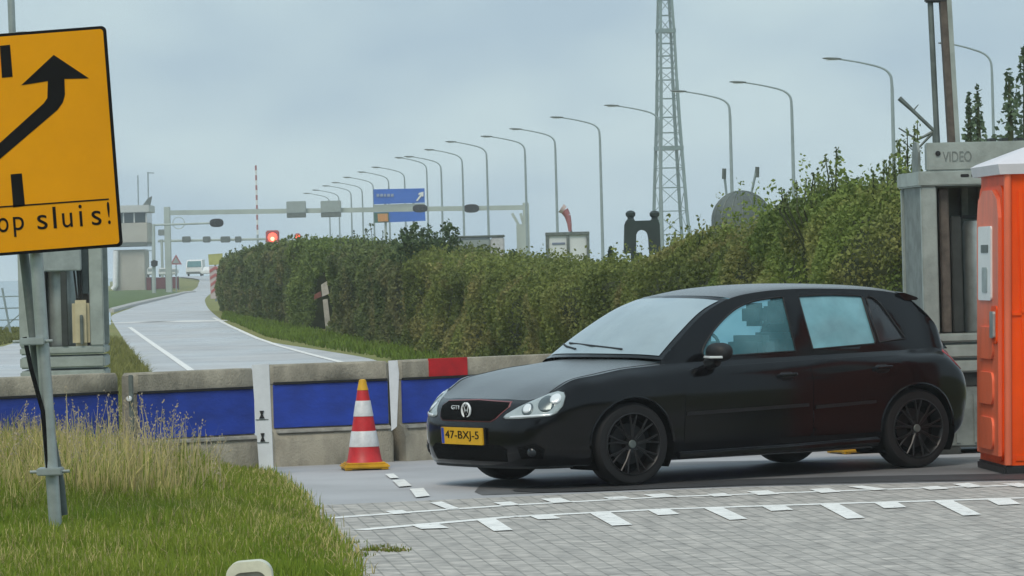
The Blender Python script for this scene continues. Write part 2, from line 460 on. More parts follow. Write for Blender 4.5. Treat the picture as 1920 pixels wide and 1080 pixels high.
tag(mk.build('edge_lines', M['paint'], fix=False), kind='structure')
# kerb of the far grass island
kb = MB()
isl = [G(208, 586), G(250, 574), G(300, 562), G(345, 551), P(365, 546, 372)]
kb.tube([(p.x, p.y, .06) for p in isl], .16, n=6)
tag(kb.build('kerb', mat('kerb_concrete', (.5, .49, .47), .8)), kind='structure')
ib = MB()
low = [(G(200, 582)), G(250, 572), G(300, 560), G(345, 549)]
top = [P(200, 556, 400), P(250, 552, 400), P(300, 548, 400), P(352, 542, 400)]
for l, t_ in zip(low, top): ib.v += [(l.x, l.y, .05), (t_.x, t_.y, max(.3, t_.z)), (t_.x, t_.y + 30, max(.3, t_.z))]
ib.f += [(3 * i + j, 3 * i + j + 3, 3 * i + j + 4, 3 * i + j + 1) for i in range(3) for j in range(2)]
tag(ib.build('grass_island', mat('island_grass', (.095, .15, .03), .95, 0, .2, .5), fix=False), kind='structure')

# soft verge strip of grass at the near edge of the pavers (a mound of soil under the tall grass)
BND = [(646, 1100), (634, 1060), (618, 1030), (592, 990), (556, 945), (528, 920), (500, 903), (476, 889)]
bnd = [G(*p) for p in BND]
poly = [Vector((p.x, p.y)) for p in bnd] + [Vector((G(440, 893).x, G(440, 893).y)), Vector((G(300, 897).x, G(300, 897).y)), Vector((G(200, 885).x, G(200, 885).y + .3)), Vector((G(-200, 880).x, G(-200, 880).y)), Vector((-5.6, 20)), Vector((-.2, 14))]
poly = poly[:-1] + [Vector((bnd[0].x + .15, 20))]
def inside(P_, pl):
    x, y = P_[:, 0], P_[:, 1]; r = np.zeros(len(P_), bool); m = len(pl)
    for i in range(m):
        x1, y1 = pl[i]; x2, y2 = pl[(i + 1) % m]
        c_ = ((y1 > y) != (y2 > y)) & (x < (x2 - x1) * (y - y1) / (y2 - y1 + 1e-12) + x1); r ^= c_
    return r
def dist_edge(P_, pl):
    r = np.full(len(P_), 1e9)
    for a_, b_ in zip(pl[:-1], pl[1:]):
        a_ = np.array(a_[:2]); b_ = np.array(b_[:2]); d = b_ - a_
        t = np.clip(((P_ - a_) @ d) / (d @ d), 0, 1); r = np.minimum(r, np.linalg.norm(P_ - a_ - t[:, None] * d, axis=1))
    return r
bed = [tuple(p[:2]) for p in bnd]
def mound_z(P_):
    d = dist_edge(P_, bed); return .015 + .045 * (1 - np.exp(-d / .8)) + .02 * vnoise(P_ * 1.6, 3)
xs = np.arange(-6.4, 0.6, .1); ys = np.arange(19.5, 36, .15)
XX, YY = np.meshgrid(xs, ys); PP = np.stack([XX.ravel(), YY.ravel()], 1)
ins = inside(PP, [tuple(p) for p in poly]) | (dist_edge(PP, bed) < .06)
ZZ = np.where(inside(PP, [tuple(p) for p in poly]), mound_z(PP), -.05)
mb = MB(); mb.v = [(x, y, z) for (x, y), z in zip(PP, ZZ)]
nx = len(xs)
for i in range(len(ys) - 1):
    for j in range(nx - 1):
        f = (i * nx + j, i * nx + j + 1, (i + 1) * nx + j + 1, (i + 1) * nx + j)
        if sum(ins[k] for k in f) >= 3: mb.f.append(f)
M['soil'] = mat('grass_soil', (.13, .17, .025), .95, 0, .3, 5, .5, 30, col2=(.12, .11, .04))
tag(mb.build('verge', M['soil'], smooth='all', fix=False), kind='structure')

# ---------------------------------------------------------------- grass
M['blade'] = colmat('grass_blades', .65, .35)
def blades(name, XY, Z0, H, wd, cols, lean=.35, nod=.0):
    n = len(XY); a = rng.uniform(0, 2 * pi, n); side = np.stack([np.cos(a), np.sin(a), np.zeros(n)], 1)
    b = rng.uniform(0, 2 * pi, n); ln = (np.abs(rng.normal(0, lean, n)))[:, None] * np.stack([np.cos(b), np.sin(b), np.zeros(n)], 1)
    base = np.stack([XY[:, 0], XY[:, 1], Z0], 1); H = H[:, None]; up = np.array([0, 0, 1.0])
    p1 = base + H * (.55 * up + .3 * ln); p2 = base + H * (up * (1 - .25 * np.linalg.norm(ln, axis=1)[:, None]) + ln)
    s = side * wd[:, None] / 2
    V = np.stack([base - s, base + s, p1 - s * .8, p1 + s * .8, p2 - s * .15, p2 + s * .15], 1).reshape(-1, 3)
    k = np.arange(n)[:, None] * 6
    Fi = np.concatenate([k + np.array([[0, 1, 3, 2]]), k + np.array([[2, 3, 5, 4]])], 0)
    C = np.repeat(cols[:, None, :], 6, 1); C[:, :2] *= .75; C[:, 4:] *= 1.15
    return V, Fi, C.reshape(-1, 3)
def gcol(n, straw, XY):
    g1 = np.array([.15, .235, .018]); g2 = np.array([.27, .31, .05]); st = np.array([.60, .51, .22])
    u = vnoise(XY * 2.3, 5)[:, None] * .6 + rng.uniform(0, .4, (n, 1)); c = g1 * (1 - u) + g2 * u
    s = (rng.uniform(0, 1, n) < straw)[:, None]
    c = np.where(s, st * rng.uniform(.6, 1.1, (n, 1)), c); return c * rng.uniform(.8, 1.2, (n, 1))
N = 230000
XY = np.stack([rng.uniform(-6, .3, N), 20 + 15.5 * rng.uniform(0, 1, N)], 1)
XY = XY[inside(XY, [tuple(p) for p in poly])]
vis = (XY[:, 0] / XY[:, 1] > -.142)
XY = XY[vis]; n = len(XY)
d = dist_edge(XY, bed)
back = np.clip((XY[:, 1] - 25.0) / 7.0, 0, 1)
leftn = np.clip((d - .2) / 2.2, 0, 1)
tall = back * leftn
H = (.05 + .07 * np.clip(d / .5, 0, 1) + .40 * tall ** 1.1) * rng.uniform(.6, 1.25, n) * (.7 + .6 * vnoise(XY * 1.5, 9))
straw = np.clip(.12 + .85 * tall + .30 * (vnoise(XY * np.array([1.1, .5]), 21) - .45) + .18 * np.clip(1 - d / .35, 0, 1), .03, .85)
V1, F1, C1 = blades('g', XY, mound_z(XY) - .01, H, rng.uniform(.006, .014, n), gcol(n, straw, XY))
# dense band of tall dry grass behind the sign poles
nt_ = 26000; XYt = np.stack([rng.uniform(-5.4, -2.2, nt_), rng.uniform(27.2, 33.6, nt_)], 1)
XYt = XYt[inside(XYt, [tuple(p) for p in poly])]; dt = dist_edge(XYt, bed); kk = rng.uniform(0, 1, len(XYt)) < np.clip((dt - .5) / 1.3, 0, 1) * (.35 + .9 * vnoise(XYt * 1.3, 61)); XYt = XYt[kk]; nt_ = len(XYt)
Vt, Ft, Ct = blades('g', XYt, mound_z(XYt) - .01, .35 * rng.uniform(.5, 1.35, nt_) * (.6 + .7 * vnoise(XYt * 1.8, 62)), rng.uniform(.007, .014, nt_), gcol(nt_, .78, XYt), .30)
V1 = np.concatenate([V1, Vt]); F1 = np.concatenate([F1, Ft + len(C1)]); C1 = np.concatenate([C1, Ct])
# loose weedy edge creeping over the pavers
ne = 2600; t = rng.uniform(0, len(bed) - 1.001, ne); i0 = t.astype(int); ba = np.array(bed)
E = ba[i0] * (1 - (t - i0))[:, None] + ba[i0 + 1] * (t - i0)[:, None] + rng.normal(0, .05, (ne, 2)) + np.array([.03, 0])
V2, F2, C2 = blades('g', E, np.full(ne, .01), rng.uniform(.03, .1, ne), rng.uniform(.006, .012, ne), gcol(ne, .35, E))
# weeds in paver joints
wd_ = []
for (px, py), m_ in {(700, 1036): 90, (742, 1037): 120, (670, 1046): 80, (720, 1030): 40, (662, 1022): 40}.items():
    c_ = G(px, py); wd_.append(np.stack([rng.normal(c_.x, .045, m_), rng.normal(c_.y, .05, m_)], 1))
Wd = np.concatenate(wd_); V3, F3, C3 = blades('g', Wd, np.full(len(Wd), .01), rng.uniform(.012, .03, len(Wd)), rng.uniform(.006, .012, len(Wd)), gcol(len(Wd), .3, Wd) * .7)
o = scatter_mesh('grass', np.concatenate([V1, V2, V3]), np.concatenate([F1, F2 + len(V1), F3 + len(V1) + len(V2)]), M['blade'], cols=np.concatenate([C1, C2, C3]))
tag(o, 'green and straw coloured grass on the verge at the lower left', 'grass', kind='stuff')
# tall dry stalks with seed heads in front of the blue boards
ns = 400
px = np.concatenate([rng.uniform(-40, 330, 270), rng.uniform(100, 420, 130)]); py = rng.uniform(905, 965, ns)
base = np.array([G(a_, b_) for a_, b_ in zip(px, py)])
hh = np.clip(rng.normal(.46, .13, ns), .25, .75) * np.where(px > 330, .75, 1)
Vs, Fs, Cs = blades('s', base[:, :2], np.full(ns, .05), hh, np.full(ns, .010), np.tile([.58, .49, .26], (ns, 1)) * rng.uniform(.7, 1.15, (ns, 1)), lean=.22)
tips = Vs.reshape(ns, 6, 3)[:, 4]; mid = Vs.reshape(ns, 6, 3)[:, 2]
dirn = tips - mid; dirn /= np.linalg.norm(dirn, axis=1)[:, None]
hc = np.repeat(tips, 9, 0) + np.repeat(dirn, 9, 0) * rng.uniform(-.13, .05, (ns * 9, 1)) + rng.normal(0, .006, (ns * 9, 3))
Vh, Fh, Ch = leaf_quads(hc, .019, np.tile([.50, .42, .30], (ns * 9, 1)) * rng.uniform(.75, 1.15, (ns * 9, 1)), 2.0)
o = scatter_mesh('dry_stalks', np.concatenate([Vs, Vh]), np.concatenate([Fs, Fh + len(Vs)]), M['blade'], cols=np.concatenate([Cs, Ch]))
tag(o, 'dry pale seed stalks rising in front of the blue boards', 'grass stalks', kind='stuff')
# rough verge grass below the hedge and left of the far road
def verge_tufts(name, label, pxs, nn, hgt, size, col):
    a_ = np.array([G(*p)[:2] for p in pxs]); lo, hi = a_.min(0), a_.max(0)
    XY = rng.uniform(lo, hi, (nn * 4, 2)); XY = XY[inside(XY, [tuple(p) for p in a_])][:nn]; n = len(XY)
    c_ = np.array(col) * rng.uniform(.7, 1.25, (n, 1)) * (.75 + .5 * vnoise(XY * .8, 4))[:, None]
    V_, F_, C_ = blades('v', XY, np.zeros(n), hgt * rng.uniform(.5, 1.3, n), size * rng.uniform(.6, 1.3, n), c_, .5)
    tag(scatter_mesh(name, V_, F_, M['blade'], cols=C_), label, 'grass', kind='stuff')
verge_tufts('grass', 'green grass strip between the far road and the hedge', [(415, 598), (440, 606), (500, 632), (600, 652), (700, 668), (790, 690), (860, 720), (1100, 740), (1060, 700), (840, 655), (700, 640), (560, 615), (420, 585)], 26000, .13, .03, (.15, .22, .04))
verge_tufts('grass', 'yellowish grass strip left of the far road', [(206, 645), (225, 645), (262, 690), (285, 720), (262, 800), (254, 856), (218, 856), (200, 760)], 22000, .22, .02, (.21, .21, .07))
verge_tufts('grass', 'olive grass bank at the far left edge', [(-80, 618), (36, 618), (60, 636), (-80, 662)], 6000, .12, .04, (.17, .18, .06))
# ================================================================ HEDGE
M['leaf'] = colmat('hedge_leaves', .6, .3)
M['twig'] = mat('hedge_twigs', (.07, .085, .035), .95, 0, .3, 3)
def hz(px):                                   # distance at which the hedge line crosses that pixel column
    return 7.0 / ((px - 960) / F + .1096)
HL = lambda Z: 7.0 - .1096 * Z                # x of the hedge front
TOP = [(405, 486), (415, 479), (450, 463), (480, 455), (510, 452), (545, 443), (570, 446), (600, 450), (650, 452), (700, 456), (760, 462), (830, 470), (900, 480), (950, 483), (1000, 484), (1060, 489), (1100, 481),
       (1150, 472), (1200, 464), (1250, 462), (1300, 452), (1340, 436), (1370, 418), (1400, 402), (1440, 392), (1480, 372), (1520, 358), (1560, 352), (1600, 356), (1650, 352), (1690, 340), (1720, 330), (1800, 318)]
zt = [(hz(x), P(x, y, hz(x)).z) for x, y in TOP]
zt.sort()
ZT = np.array(zt)
def htop(Z): return np.interp(Z, ZT[:, 0], ZT[:, 1]) - np.interp(Z, [36, 39, 43, 52, 60], [.08, .0, -.09, .12, .22])
def hedge(name, label, pa, pb, dens, size, pal, gap=None, depth=1.7, grp='hedge bushes in a row beside the road'):
    za, zb = hz(pa), hz(pb)                   # za > zb
    cx, cy = HL((za + zb) / 2), (za + zb) / 2
    t = thing(name, label, 'hedge', (cx, cy, 0), 0, grp)
    def lump(Y, z, k=1.0):
        q = np.stack([Y * .55, z * .9], 1); q2 = np.stack([Y * 1.7, z * 1.9], 1)
        return .60 * (vnoise(q, 31) - .5) + .34 * (vnoise(q2, 37) - .5)
    # leaves in a shell over front face and top
    Ln = (za - zb); n = int(dens * Ln)
    Y = rng.uniform(zb, za, n); u = rng.uniform(0, 1, n); ht = htop(Y) + .22 * (vnoise(np.stack([Y * 1.1, Y * 0], 1), 5) - .5) + .14 * (vnoise(np.stack([Y * 3.6, Y * 0], 1), 6) - .5)
    front = rng.uniform(0, 1, n) < .66
    z = np.where(front, .03 + u * ht, ht - .05 - rng.normal(0.02, .09, n))
    dp = np.where(front, 0, rng.uniform(0, depth, n))
    rnd = np.clip((z - ht + .35) / .35, 0, 1) ** 2 * .35             # rounded shoulder
    inw = dp + lump(Y, z) + np.where(front, rnd, 0) + np.abs(rng.normal(0, .07, n)) - .05
    z = z + np.where(front, 0, -.25 * (1 - np.clip(dp / .4, 0, 1)))
    X = HL(Y) + inw
    if gap is not None:
        keep = ~((Y > gap[0]) & (Y < gap[1]) & (z < gap[2] - .5 * ((Y - (gap[0] + gap[1]) / 2) / (gap[1] - gap[0]) * 2) ** 2) & (inw < .9))
        X, Y, z = X[keep], Y[keep], z[keep]
    n = len(X)
    A = vnoise(np.stack([Y * .35, z * .9], 1), 51); B = vnoise(np.stack([Y * 1.4, z * 2.2], 1), 52)
    c1, c2, c3 = [np.array(c) for c in pal]
    a = np.clip((A - .2) * 1.6, 0, 1)[:, None]; b = np.clip((B - .5) * 3, 0, 1)[:, None]
    cols = (c1 * (1 - a) + c2 * a) * (1 - .5 * b) + c3 * .5 * b
    cols = cols * rng.uniform(.78, 1.25, (n, 1))
    # stray shoots on the top and shoulder
    ks = int(Ln * (5 if Ln < 25 else 2.5)); sy = rng.uniform(zb, za, ks); sh = np.clip(np.abs(rng.normal(.0, .15 if size > .05 else .22, ks)) + .04, 0, .32 if size > .05 else .5); m_ = 32 if size < .05 else 20
    st_ = np.repeat(rng.uniform(0, .6, ks), m_); fr2 = rng.uniform(-.3, 1, ks * m_); yy_ = np.repeat(sy, m_) + rng.normal(0, .025, ks * m_)
    zz_ = htop(yy_) - .05 + np.repeat(sh, m_) * fr2; X = np.concatenate([X, HL(yy_) + st_ + rng.normal(0, .03, ks * m_)]); Y = np.concatenate([Y, yy_]); z = np.concatenate([z, zz_])
    cols = np.concatenate([cols, np.array(c2) * rng.uniform(.8, 1.3, (ks * m_, 1))])
    V_, F_, C_ = leaf_quads(np.stack([X - cx, Y - cy, z], 1), size, cols)
    scatter_mesh('foliage', V_, F_, M['leaf'], t, C_)
    # woody core
    m = max(6, int(Ln / .8)); ys = np.linspace(zb, za, m + 1); rows = []
    for y in ys:
        h = float(htop(np.array([y]))[0]) - .22; gx = 0
        if gap is not None and gap[0] - .4 < y < gap[1] + .4: gx = .8
        zz = np.linspace(0, h, 7); lx = lump(np.full(7, y), zz) + .22 + gx; x0 = HL(y)
        r = [(x0 + a_ - cx, y - cy, z_) for a_, z_ in zip(lx, zz)] + [(x0 + depth * .5 + gx - cx, y - cy, h + .05), (x0 + depth + gx - cx, y - cy, h - .1), (x0 + depth + gx - cx, y - cy, 0)]
        rows.append(r)
    mb = MB(); gridmesh(mb, np.array(rows)); k = len(rows[0])
    mb.f += [tuple(range(k)), tuple(range((len(rows) - 1) * k, len(rows) * k))]
    mb.build('branches', M['twig'], t, fix=False)
    return t
OL = [(.105, .135, .042), (.19, .222, .064), (.33, .27, .12)]
DG = [(.09, .122, .048), (.152, .19, .072), (.25, .22, .11)]
BR = [(.115, .165, .045), (.205, .265, .072), (.33, .29, .12)]
gz = hz(606)
hedge('hedge_bush', 'dense dark hedge bush farthest along the road, beside the thin white marker post', 412, 548, 700, .13, DG)
hedge('hedge_bush', 'lighter green hedge bush with a dark hollow holding a white post', 549, 622, 1700, .10, [(.12, .165, .05), (.17, .225, .07), (.22, .27, .085)], gap=(hz(616), hz(580), 1.75))
hedge('hedge_bush', 'grey-green hedge bush just right of the dark hollow', 623, 760, 1800, .085, DG)
hedge('hedge_bush', 'olive hedge bush below the grey lorry roof', 761, 960, 2600, .065, OL)
hedge('hedge_bush', 'low olive hedge bush in front of the white cabin', 961, 1160, 3600, .055, OL)
hedge('hedge_bush', 'brown-green hedge bush under the lattice mast', 1161, 1340, 4600, .05, OL)
hedge('hedge_bush', 'tall green hedge bush above the car roof with ragged shoots', 1341, 1560, 6500, .047, BR)
hedge('hedge_bush', 'tallest hedge bush next to the video tower', 1561, 1640, 8000, .043, BR)
def bush_block(name, label, pxa, pxb, Y, ya, yb, dens, size, pal, depth=1.5):
    a_, b_ = P(pxa, 500, Y), P(pxb, 500, Y); za, zb_ = P(pxa, ya, Y).z, P(pxb, yb, Y).z; Ln = b_.x - a_.x
    t = thing(name, label, 'hedge', ((a_.x + b_.x) / 2, Y, 0), 0, 'hedge bushes in a row beside the road'); n = int(dens * Ln)
    u = rng.uniform(0, 1, n); x = (u - .5) * Ln; ht = za + (zb_ - za) * u + .3 * (vnoise(np.stack([x * 2.2, x * 0], 1), 15) - .5); fr_ = rng.uniform(0, 1, n) < .7
    z = np.where(fr_, rng.uniform(0, 1, n) * ht, ht - np.abs(rng.normal(0, .08, n))); y = np.where(fr_, 0, rng.uniform(0, depth, n)) + .5 * (vnoise(np.stack([x * 1.6, z * 1.6], 1), 16) - .5) + np.abs(rng.normal(0, .08, n)) + np.clip((z - ht + .35) / .35, 0, 1) ** 2 * .35
    c1, c2, c3 = [np.array(c) for c in pal]; A = np.clip((vnoise(np.stack([x * 1.2, z * 1.5], 1), 17) - .2) * 1.6, 0, 1)[:, None]
    V_, F_, C_ = leaf_quads(np.stack([x, y, z], 1), size, (c1 * (1 - A) + c2 * A) * rng.uniform(.7, 1.3, (n, 1)))
    scatter_mesh('foliage', V_, F_, M['leaf'], t, C_)
    MB().bbox(-Ln / 2, Ln / 2, .3, depth + .2, 0, min(za, zb_) - .25, .1).build('branches', M['twig'], t)
bush_block('hedge_bush', 'hedge bush standing behind the video tower and the car', 1600, 1930, 37.2, 362, 350, 9000, .045, BR)

def shoots(name, label, spots, cat='shrub', grp=None, col=(.15, .19, .075), leaf=.045, per=26, spread=.09):
    """loose upright sprays of twigs with leaves; spots: (px, py_top, py_foot, Y)"""
    x0, y0, yf, Y0 = spots[0]; o_ = P(x0, yf, Y0)
    t = thing(name, label, cat, (o_.x, o_.y, 0), 0, grp); tw = MB(); Cs = []
    tw.tube([Vector((0, 0, 0)), Vector((.02, 0, o_.z * .5)), Vector((0, 0, o_.z))], [.03, .025, .012], n=6)
    for px, pt, pf, Y in spots:
        a = P(px, pf, Y) - Vector((o_.x, o_.y, 0)); b = P(px + random.uniform(-6, 6), pt, Y + random.uniform(-.3, .3)) - Vector((o_.x, o_.y, 0))
        mid = (a + b) / 2 + Vector((random.uniform(-.03, .03), 0, 0))
        tw.tube([Vector((0, 0, o_.z * .6)), a, mid, b], [.012, .01, .008, .004], n=5)
        L_ = (b - a).length
        for k in range(int(per * L_ / .5) + 4):
            s = random.random() ** .8; p = a.lerp(b, s) + Vector((random.gauss(0, spread * (1.15 - s) * .6), random.gauss(0, spread * .6), random.gauss(0, .02)))
            Cs.append(p)
    C = np.array([tuple(p) for p in Cs]); n = len(C)
    V_, F_, C_ = leaf_quads(C, leaf, np.array(col) * rng.uniform(.6, 1.35, (n, 1)), .3)
    scatter_mesh('foliage', V_, F_, M['leaf'], t, C_); tw.build('branches', M['twig'], t)
    return t
def many(xs, y_of, foot, Y): return [(x, y_of(x), foot(x), Y) for x in xs]
shoots('shrub', 'ragged shrub with tall shoots rising out of the right part of the hedge', [(1550, 290, 380, 39)] + [(x, y, 395, 39 + random.uniform(-.4, .4)) for x, y in
       [(1566, 278), (1572, 300), (1540, 322), (1590, 335), (1602, 340), (1522, 325), (1508, 335), (1495, 338), (1534, 340), (1556, 318), (1583, 342), (1480, 362), (1470, 366), (1462, 356), (1616, 350)]], per=40)
shoots('shrub', 'leafy shrub growing up against the left side of the video tower', [(1660, 300, 380, 37)] + [(x, y, 390, 37 + random.uniform(-.4, .4)) for x, y in
       [(1640, 322), (1650, 332), (1668, 296), (1678, 292), (1684, 270), (1690, 262), (1700, 240), (1710, 235), (1716, 225), (1630, 345), (1672, 320), (1688, 300), (1696, 280)]], per=38)
shoots('shrub', 'dark bushy shrub rising above the hedge below the blue road sign', [(790, 428, 478, 84)] + [(x, y, 490, 84 + random.uniform(-1, 1)) for x, y in
       [(750, 440), (762, 428), (772, 424), (783, 418), (800, 424), (812, 436), (824, 450), (836, 462), (850, 470), (790, 440), (775, 436), (765, 446), (805, 446), (842, 415), (834, 424), (850, 428)]],
       col=(.075, .11, .05), leaf=.10, per=60, spread=.34)
shoots('shrub', 'small spray of twigs over the hedge at the foot of the lamp row', [(700, 420, 465, 98)] + [(x, y, 468, 98) for x, y in [(682, 428), (660, 432), (716, 432), (640, 442), (728, 440)]], col=(.10, .13, .08), leaf=.08, per=16, spread=.2)
shoots('shrub', 'thin sprigs standing above the hedge beside the lattice mast', [(1330, 425, 460, 46)] + [(x, y, 466, 46) for x, y in [(1318, 432), (1305, 440), (1345, 418), (1358, 408)]], per=24)
# distant conifers behind the video tower
def conifer(label, px, py, pf, Y, r):
    b = P(px, pf, Y); h = P(px, py, Y).z; t = thing('young_tree', label, 'tree', (b.x, b.y, 0), 0, 'feathery young trees behind the video tower')
    MB().tube([(0, 0, 0), (0, 0, h * .6), (0, 0, h - .1)], [.12, .07, .015], n=8).build('trunk', M['twig'], t)
    n = 1100; u = rng.uniform(0, 1, n) ** .75; a = rng.uniform(0, 2 * pi, n); z = h - (h - .8) * u
    tier = .35 + .9 * vnoise(np.stack([z * 3.2, a * 1.3], 1), int(px)); rr = r * (.08 + u * 1.3) * tier * rng.uniform(.2, 1, n) ** .6
    C = np.stack([rr * np.cos(a), rr * np.sin(a), z - rr * .25], 1)
    V_, F_, C_ = leaf_quads(C, .085, np.array([.12, .17, .10]) * rng.uniform(.6, 1.4, (n, 1)))
    scatter_mesh('crown', V_, F_, M['leaf'], t, C_)
conifer('slim feathery tree top between the two lamp posts right of the mast poles', 1836, 158, 300, 62, .42)
conifer('shorter feathery tree top close beside the mast poles', 1819, 172, 300, 60, .30)
conifer('dark feathery tree top above the white roof of the orange toilet cabin', 1896, 128, 300, 55, .50)
conifer('tallest feathery tree at the right edge of the picture', 1926, 80, 300, 53, .6)
# bare branch left of the tower
mb = MB(); a_, b_, c_ = P(1686, 184, 45), P(1712, 208, 45), P(1752, 246, 45)
o = thing('bare_branch_tree', 'bare dark branches reaching up left of the mast poles', 'tree', (c_.x + .1, c_.y, 0))
ol = Vector((c_.x + .1, c_.y, 0))
mb.tube([Vector((0, 0, 0)), c_ - ol, b_ - ol, a_ - ol], [.05, .028, .022, .03], n=7)
mb.tube([c_ - ol, P(1720, 262, 45) - ol, P(1685, 240, 45) - ol], [.02, .015, .008], n=5)
mb.tube([c_ - ol, P(1715, 285, 45) - ol, P(1690, 262, 45) - ol], [.018, .012, .006], n=5)
mb.tube([b_ - ol, P(1722, 196, 45) - ol], [.01, .005], n=5)
mb.build('branches', M['galv_dark'], o)

# ================================================================ BARRIERS
def conc():
    m = mat('weathered_concrete', (.40, .365, .29), .85, 0, .25, 2.6, .6, 60, col2=(.21, .195, .155), stretch=(1.6, 1, .8))
    return m
M['conc'] = conc()
M['blue'] = mat('blue_board', (.020, .062, .42), .5, 0, .18, 3, .15, 30, col2=(.016, .042, .26), stretch=(1, 1, 2.2))
M['conc_light'] = mat('worn_concrete_edge', (.47, .45, .40), .8, 0, .2, 9)
def barrier(label, a, b, blue=(.32, .70), red=None, H=.87, ledge=True):
    """a, b: ground points of the front face; built along local x"""
    L_ = (b - a).length; rz = atan2(b.y - a.y, b.x - a.x)
    t = thing('concrete_barrier', label, 'barrier', tuple(a), rz, 'concrete barrier blocks closing the road')
    prof = [(-.10, 0), (-.10, .22), (-.06, .30), (-.005, .325), (0, .70), (-.012, .71), (-.012, H - .015), (0.0, H), (.20, H), (.215, H - .015), (.22, .33), (.30, .28), (.34, .20), (.34, 0)]
    mb = MB(); n = len(prof); xs = [0, .025] + [L_ * k / 6 for k in range(1, 6)] + [L_ - .025, L_]
    for i, x in enumerate(xs):
        e = .02 if i in (0, len(xs) - 1) else 0
        for y, z in prof:
            jit = .006 * (random.random() - .5)
            mb.v.append((x, y + (e if y <= 0 else -e) + jit, z - (e if z > .8 else 0)))
    mb.f = [(i * n + j, i * n + (j + 1) % n, (i + 1) * n + (j + 1) % n, (i + 1) * n + j) for i in range(len(xs) - 1) for j in range(n)]
    mb.f += [tuple(reversed(range(n))), tuple(range((len(xs) - 1) * n, len(xs) * n))]
    mb.build('block', M['conc'], t, smooth=True)
    MB().bbox(.015, L_ - .015, -.022, -.004, blue[0] + .012, blue[1], .004).build('board', M['blue'], t)
    MB().box(.02, L_ - .02, -.035, -.003, blue[1] + .002, blue[1] + .022).build('board_edge', M['black'], t)
    if ledge: MB().bbox(.02, L_ - .02, -.09, -.03, .288, .318, .006).build('ledge', M['conc_light'], t)
    if red:
        MB().bbox(red[0], red[1], -.022, .004, .712, H + .006, .004).build('marker_plate', M['red'], t)
    return t
def gp(px, py, Y):
    p = P(px, py, Y); return Vector((p.x, p.y, 0))
barrier('leftmost concrete block with blue board, behind the sign poles and dry grass', gp(-110, 700, 32.2), gp(221, 700, 33.2))
barrier('concrete block with blue board left of the wide white upright board', gp(252, 700, 32.9), gp(476, 700, 33.6))
barrier('concrete block with blue board right behind the traffic cone', gp(507, 700, 34.6), gp(728, 700, 35.0))
barrier('long concrete block with red plate on its upper edge, running behind the car', gp(748, 700, 35.0), gp(1240, 700, 36.6), red=(.30, .70))
barrier('concrete block mostly hidden behind the rear of the black car', gp(1255, 700, 36.4), gp(1790, 700, 35.6))
# white uprights between the blocks
M['whiteboard'] = mat('white_reflective_board', (.72, .75, .78), .4, 0, .06, 8)
def upright(label, pts, Y, marks):
    c_ = P(sum(p[0] for p in pts) / len(pts), pts[2][1], Y); ol = Vector((c_.x, Y, 0))
    t = thing('marker_board', label, 'marker board', tuple(ol), 0)
    poly_ = []
    for px_, py_ in pts:
        q = P(px_, py_, Y) - ol; poly_.append((q.x, max(q.z, .0)))
    Mx = Matrix(((1, 0, 0, 0), (0, 0, 1, 0), (0, 1, 0, 0), (0, 0, 0, 1)))
    MB().prism(poly_, .05, Mx).build('board', M['whiteboard'], t)
    for (x0, y0, x1, y1) in marks:
        a_ = P(x0, y1, Y) - ol; b_ = P(x1, y0, Y) - ol
        mk = MB(); zc = (a_.z + b_.z) / 2; xc = (a_.x + b_.x) / 2; w_ = (b_.x - a_.x) / 2; h_ = (b_.z - a_.z) / 2
        mk.prism([(xc - w_, zc - h_), (xc + w_, zc - h_), (xc + w_ * .35, zc), (xc + w_ * .8, zc + h_), (xc - w_ * .8, zc + h_), (xc - w_ * .35, zc)], .006, Matrix.Translation((0, -.008, 0)) @ Mx)
        mk.build('hook_slot', M['black'], t)
        MB().box(a_.x - .03, b_.x + .03, -.004, .002, a_.z - .012, a_.z - .005).build('seam', M['galv_dark'], t)
    return t
upright('wide white upright board with two black marks between two concrete blocks', [(472, 684), (504, 682), (513, 888), (487, 894)], 33.2, [(486, 770, 496, 785), (488, 812, 497, 828)])
upright('narrow white upright board right of the traffic cone', [(728, 677), (745, 676), (748, 700), (744, 800), (734, 808), (731, 740)], 34.7, [])
# slim dark post with reflector at the left end of the second block
pp = gp(249, 700, 32.8)
t = thing('steel_bracket', 'small dark steel bracket with white knob on the left end of the second block', 'bracket', (pp.x, pp.y, 0))
MB().bbox(-.035, .0, -.03, .02, .30, .86, .005).build('plate', M['galv_dark'], t)
MB().lathe([(.0, -.02), (.02, -.015), (.024, 0), (.02, .015), (0, .02)], 12, Matrix.Translation((-.03, -.05, .67)) @ Matrix.Rotation(pi / 2, 4, 'X')).build('knob', M['white'], t, smooth=True)

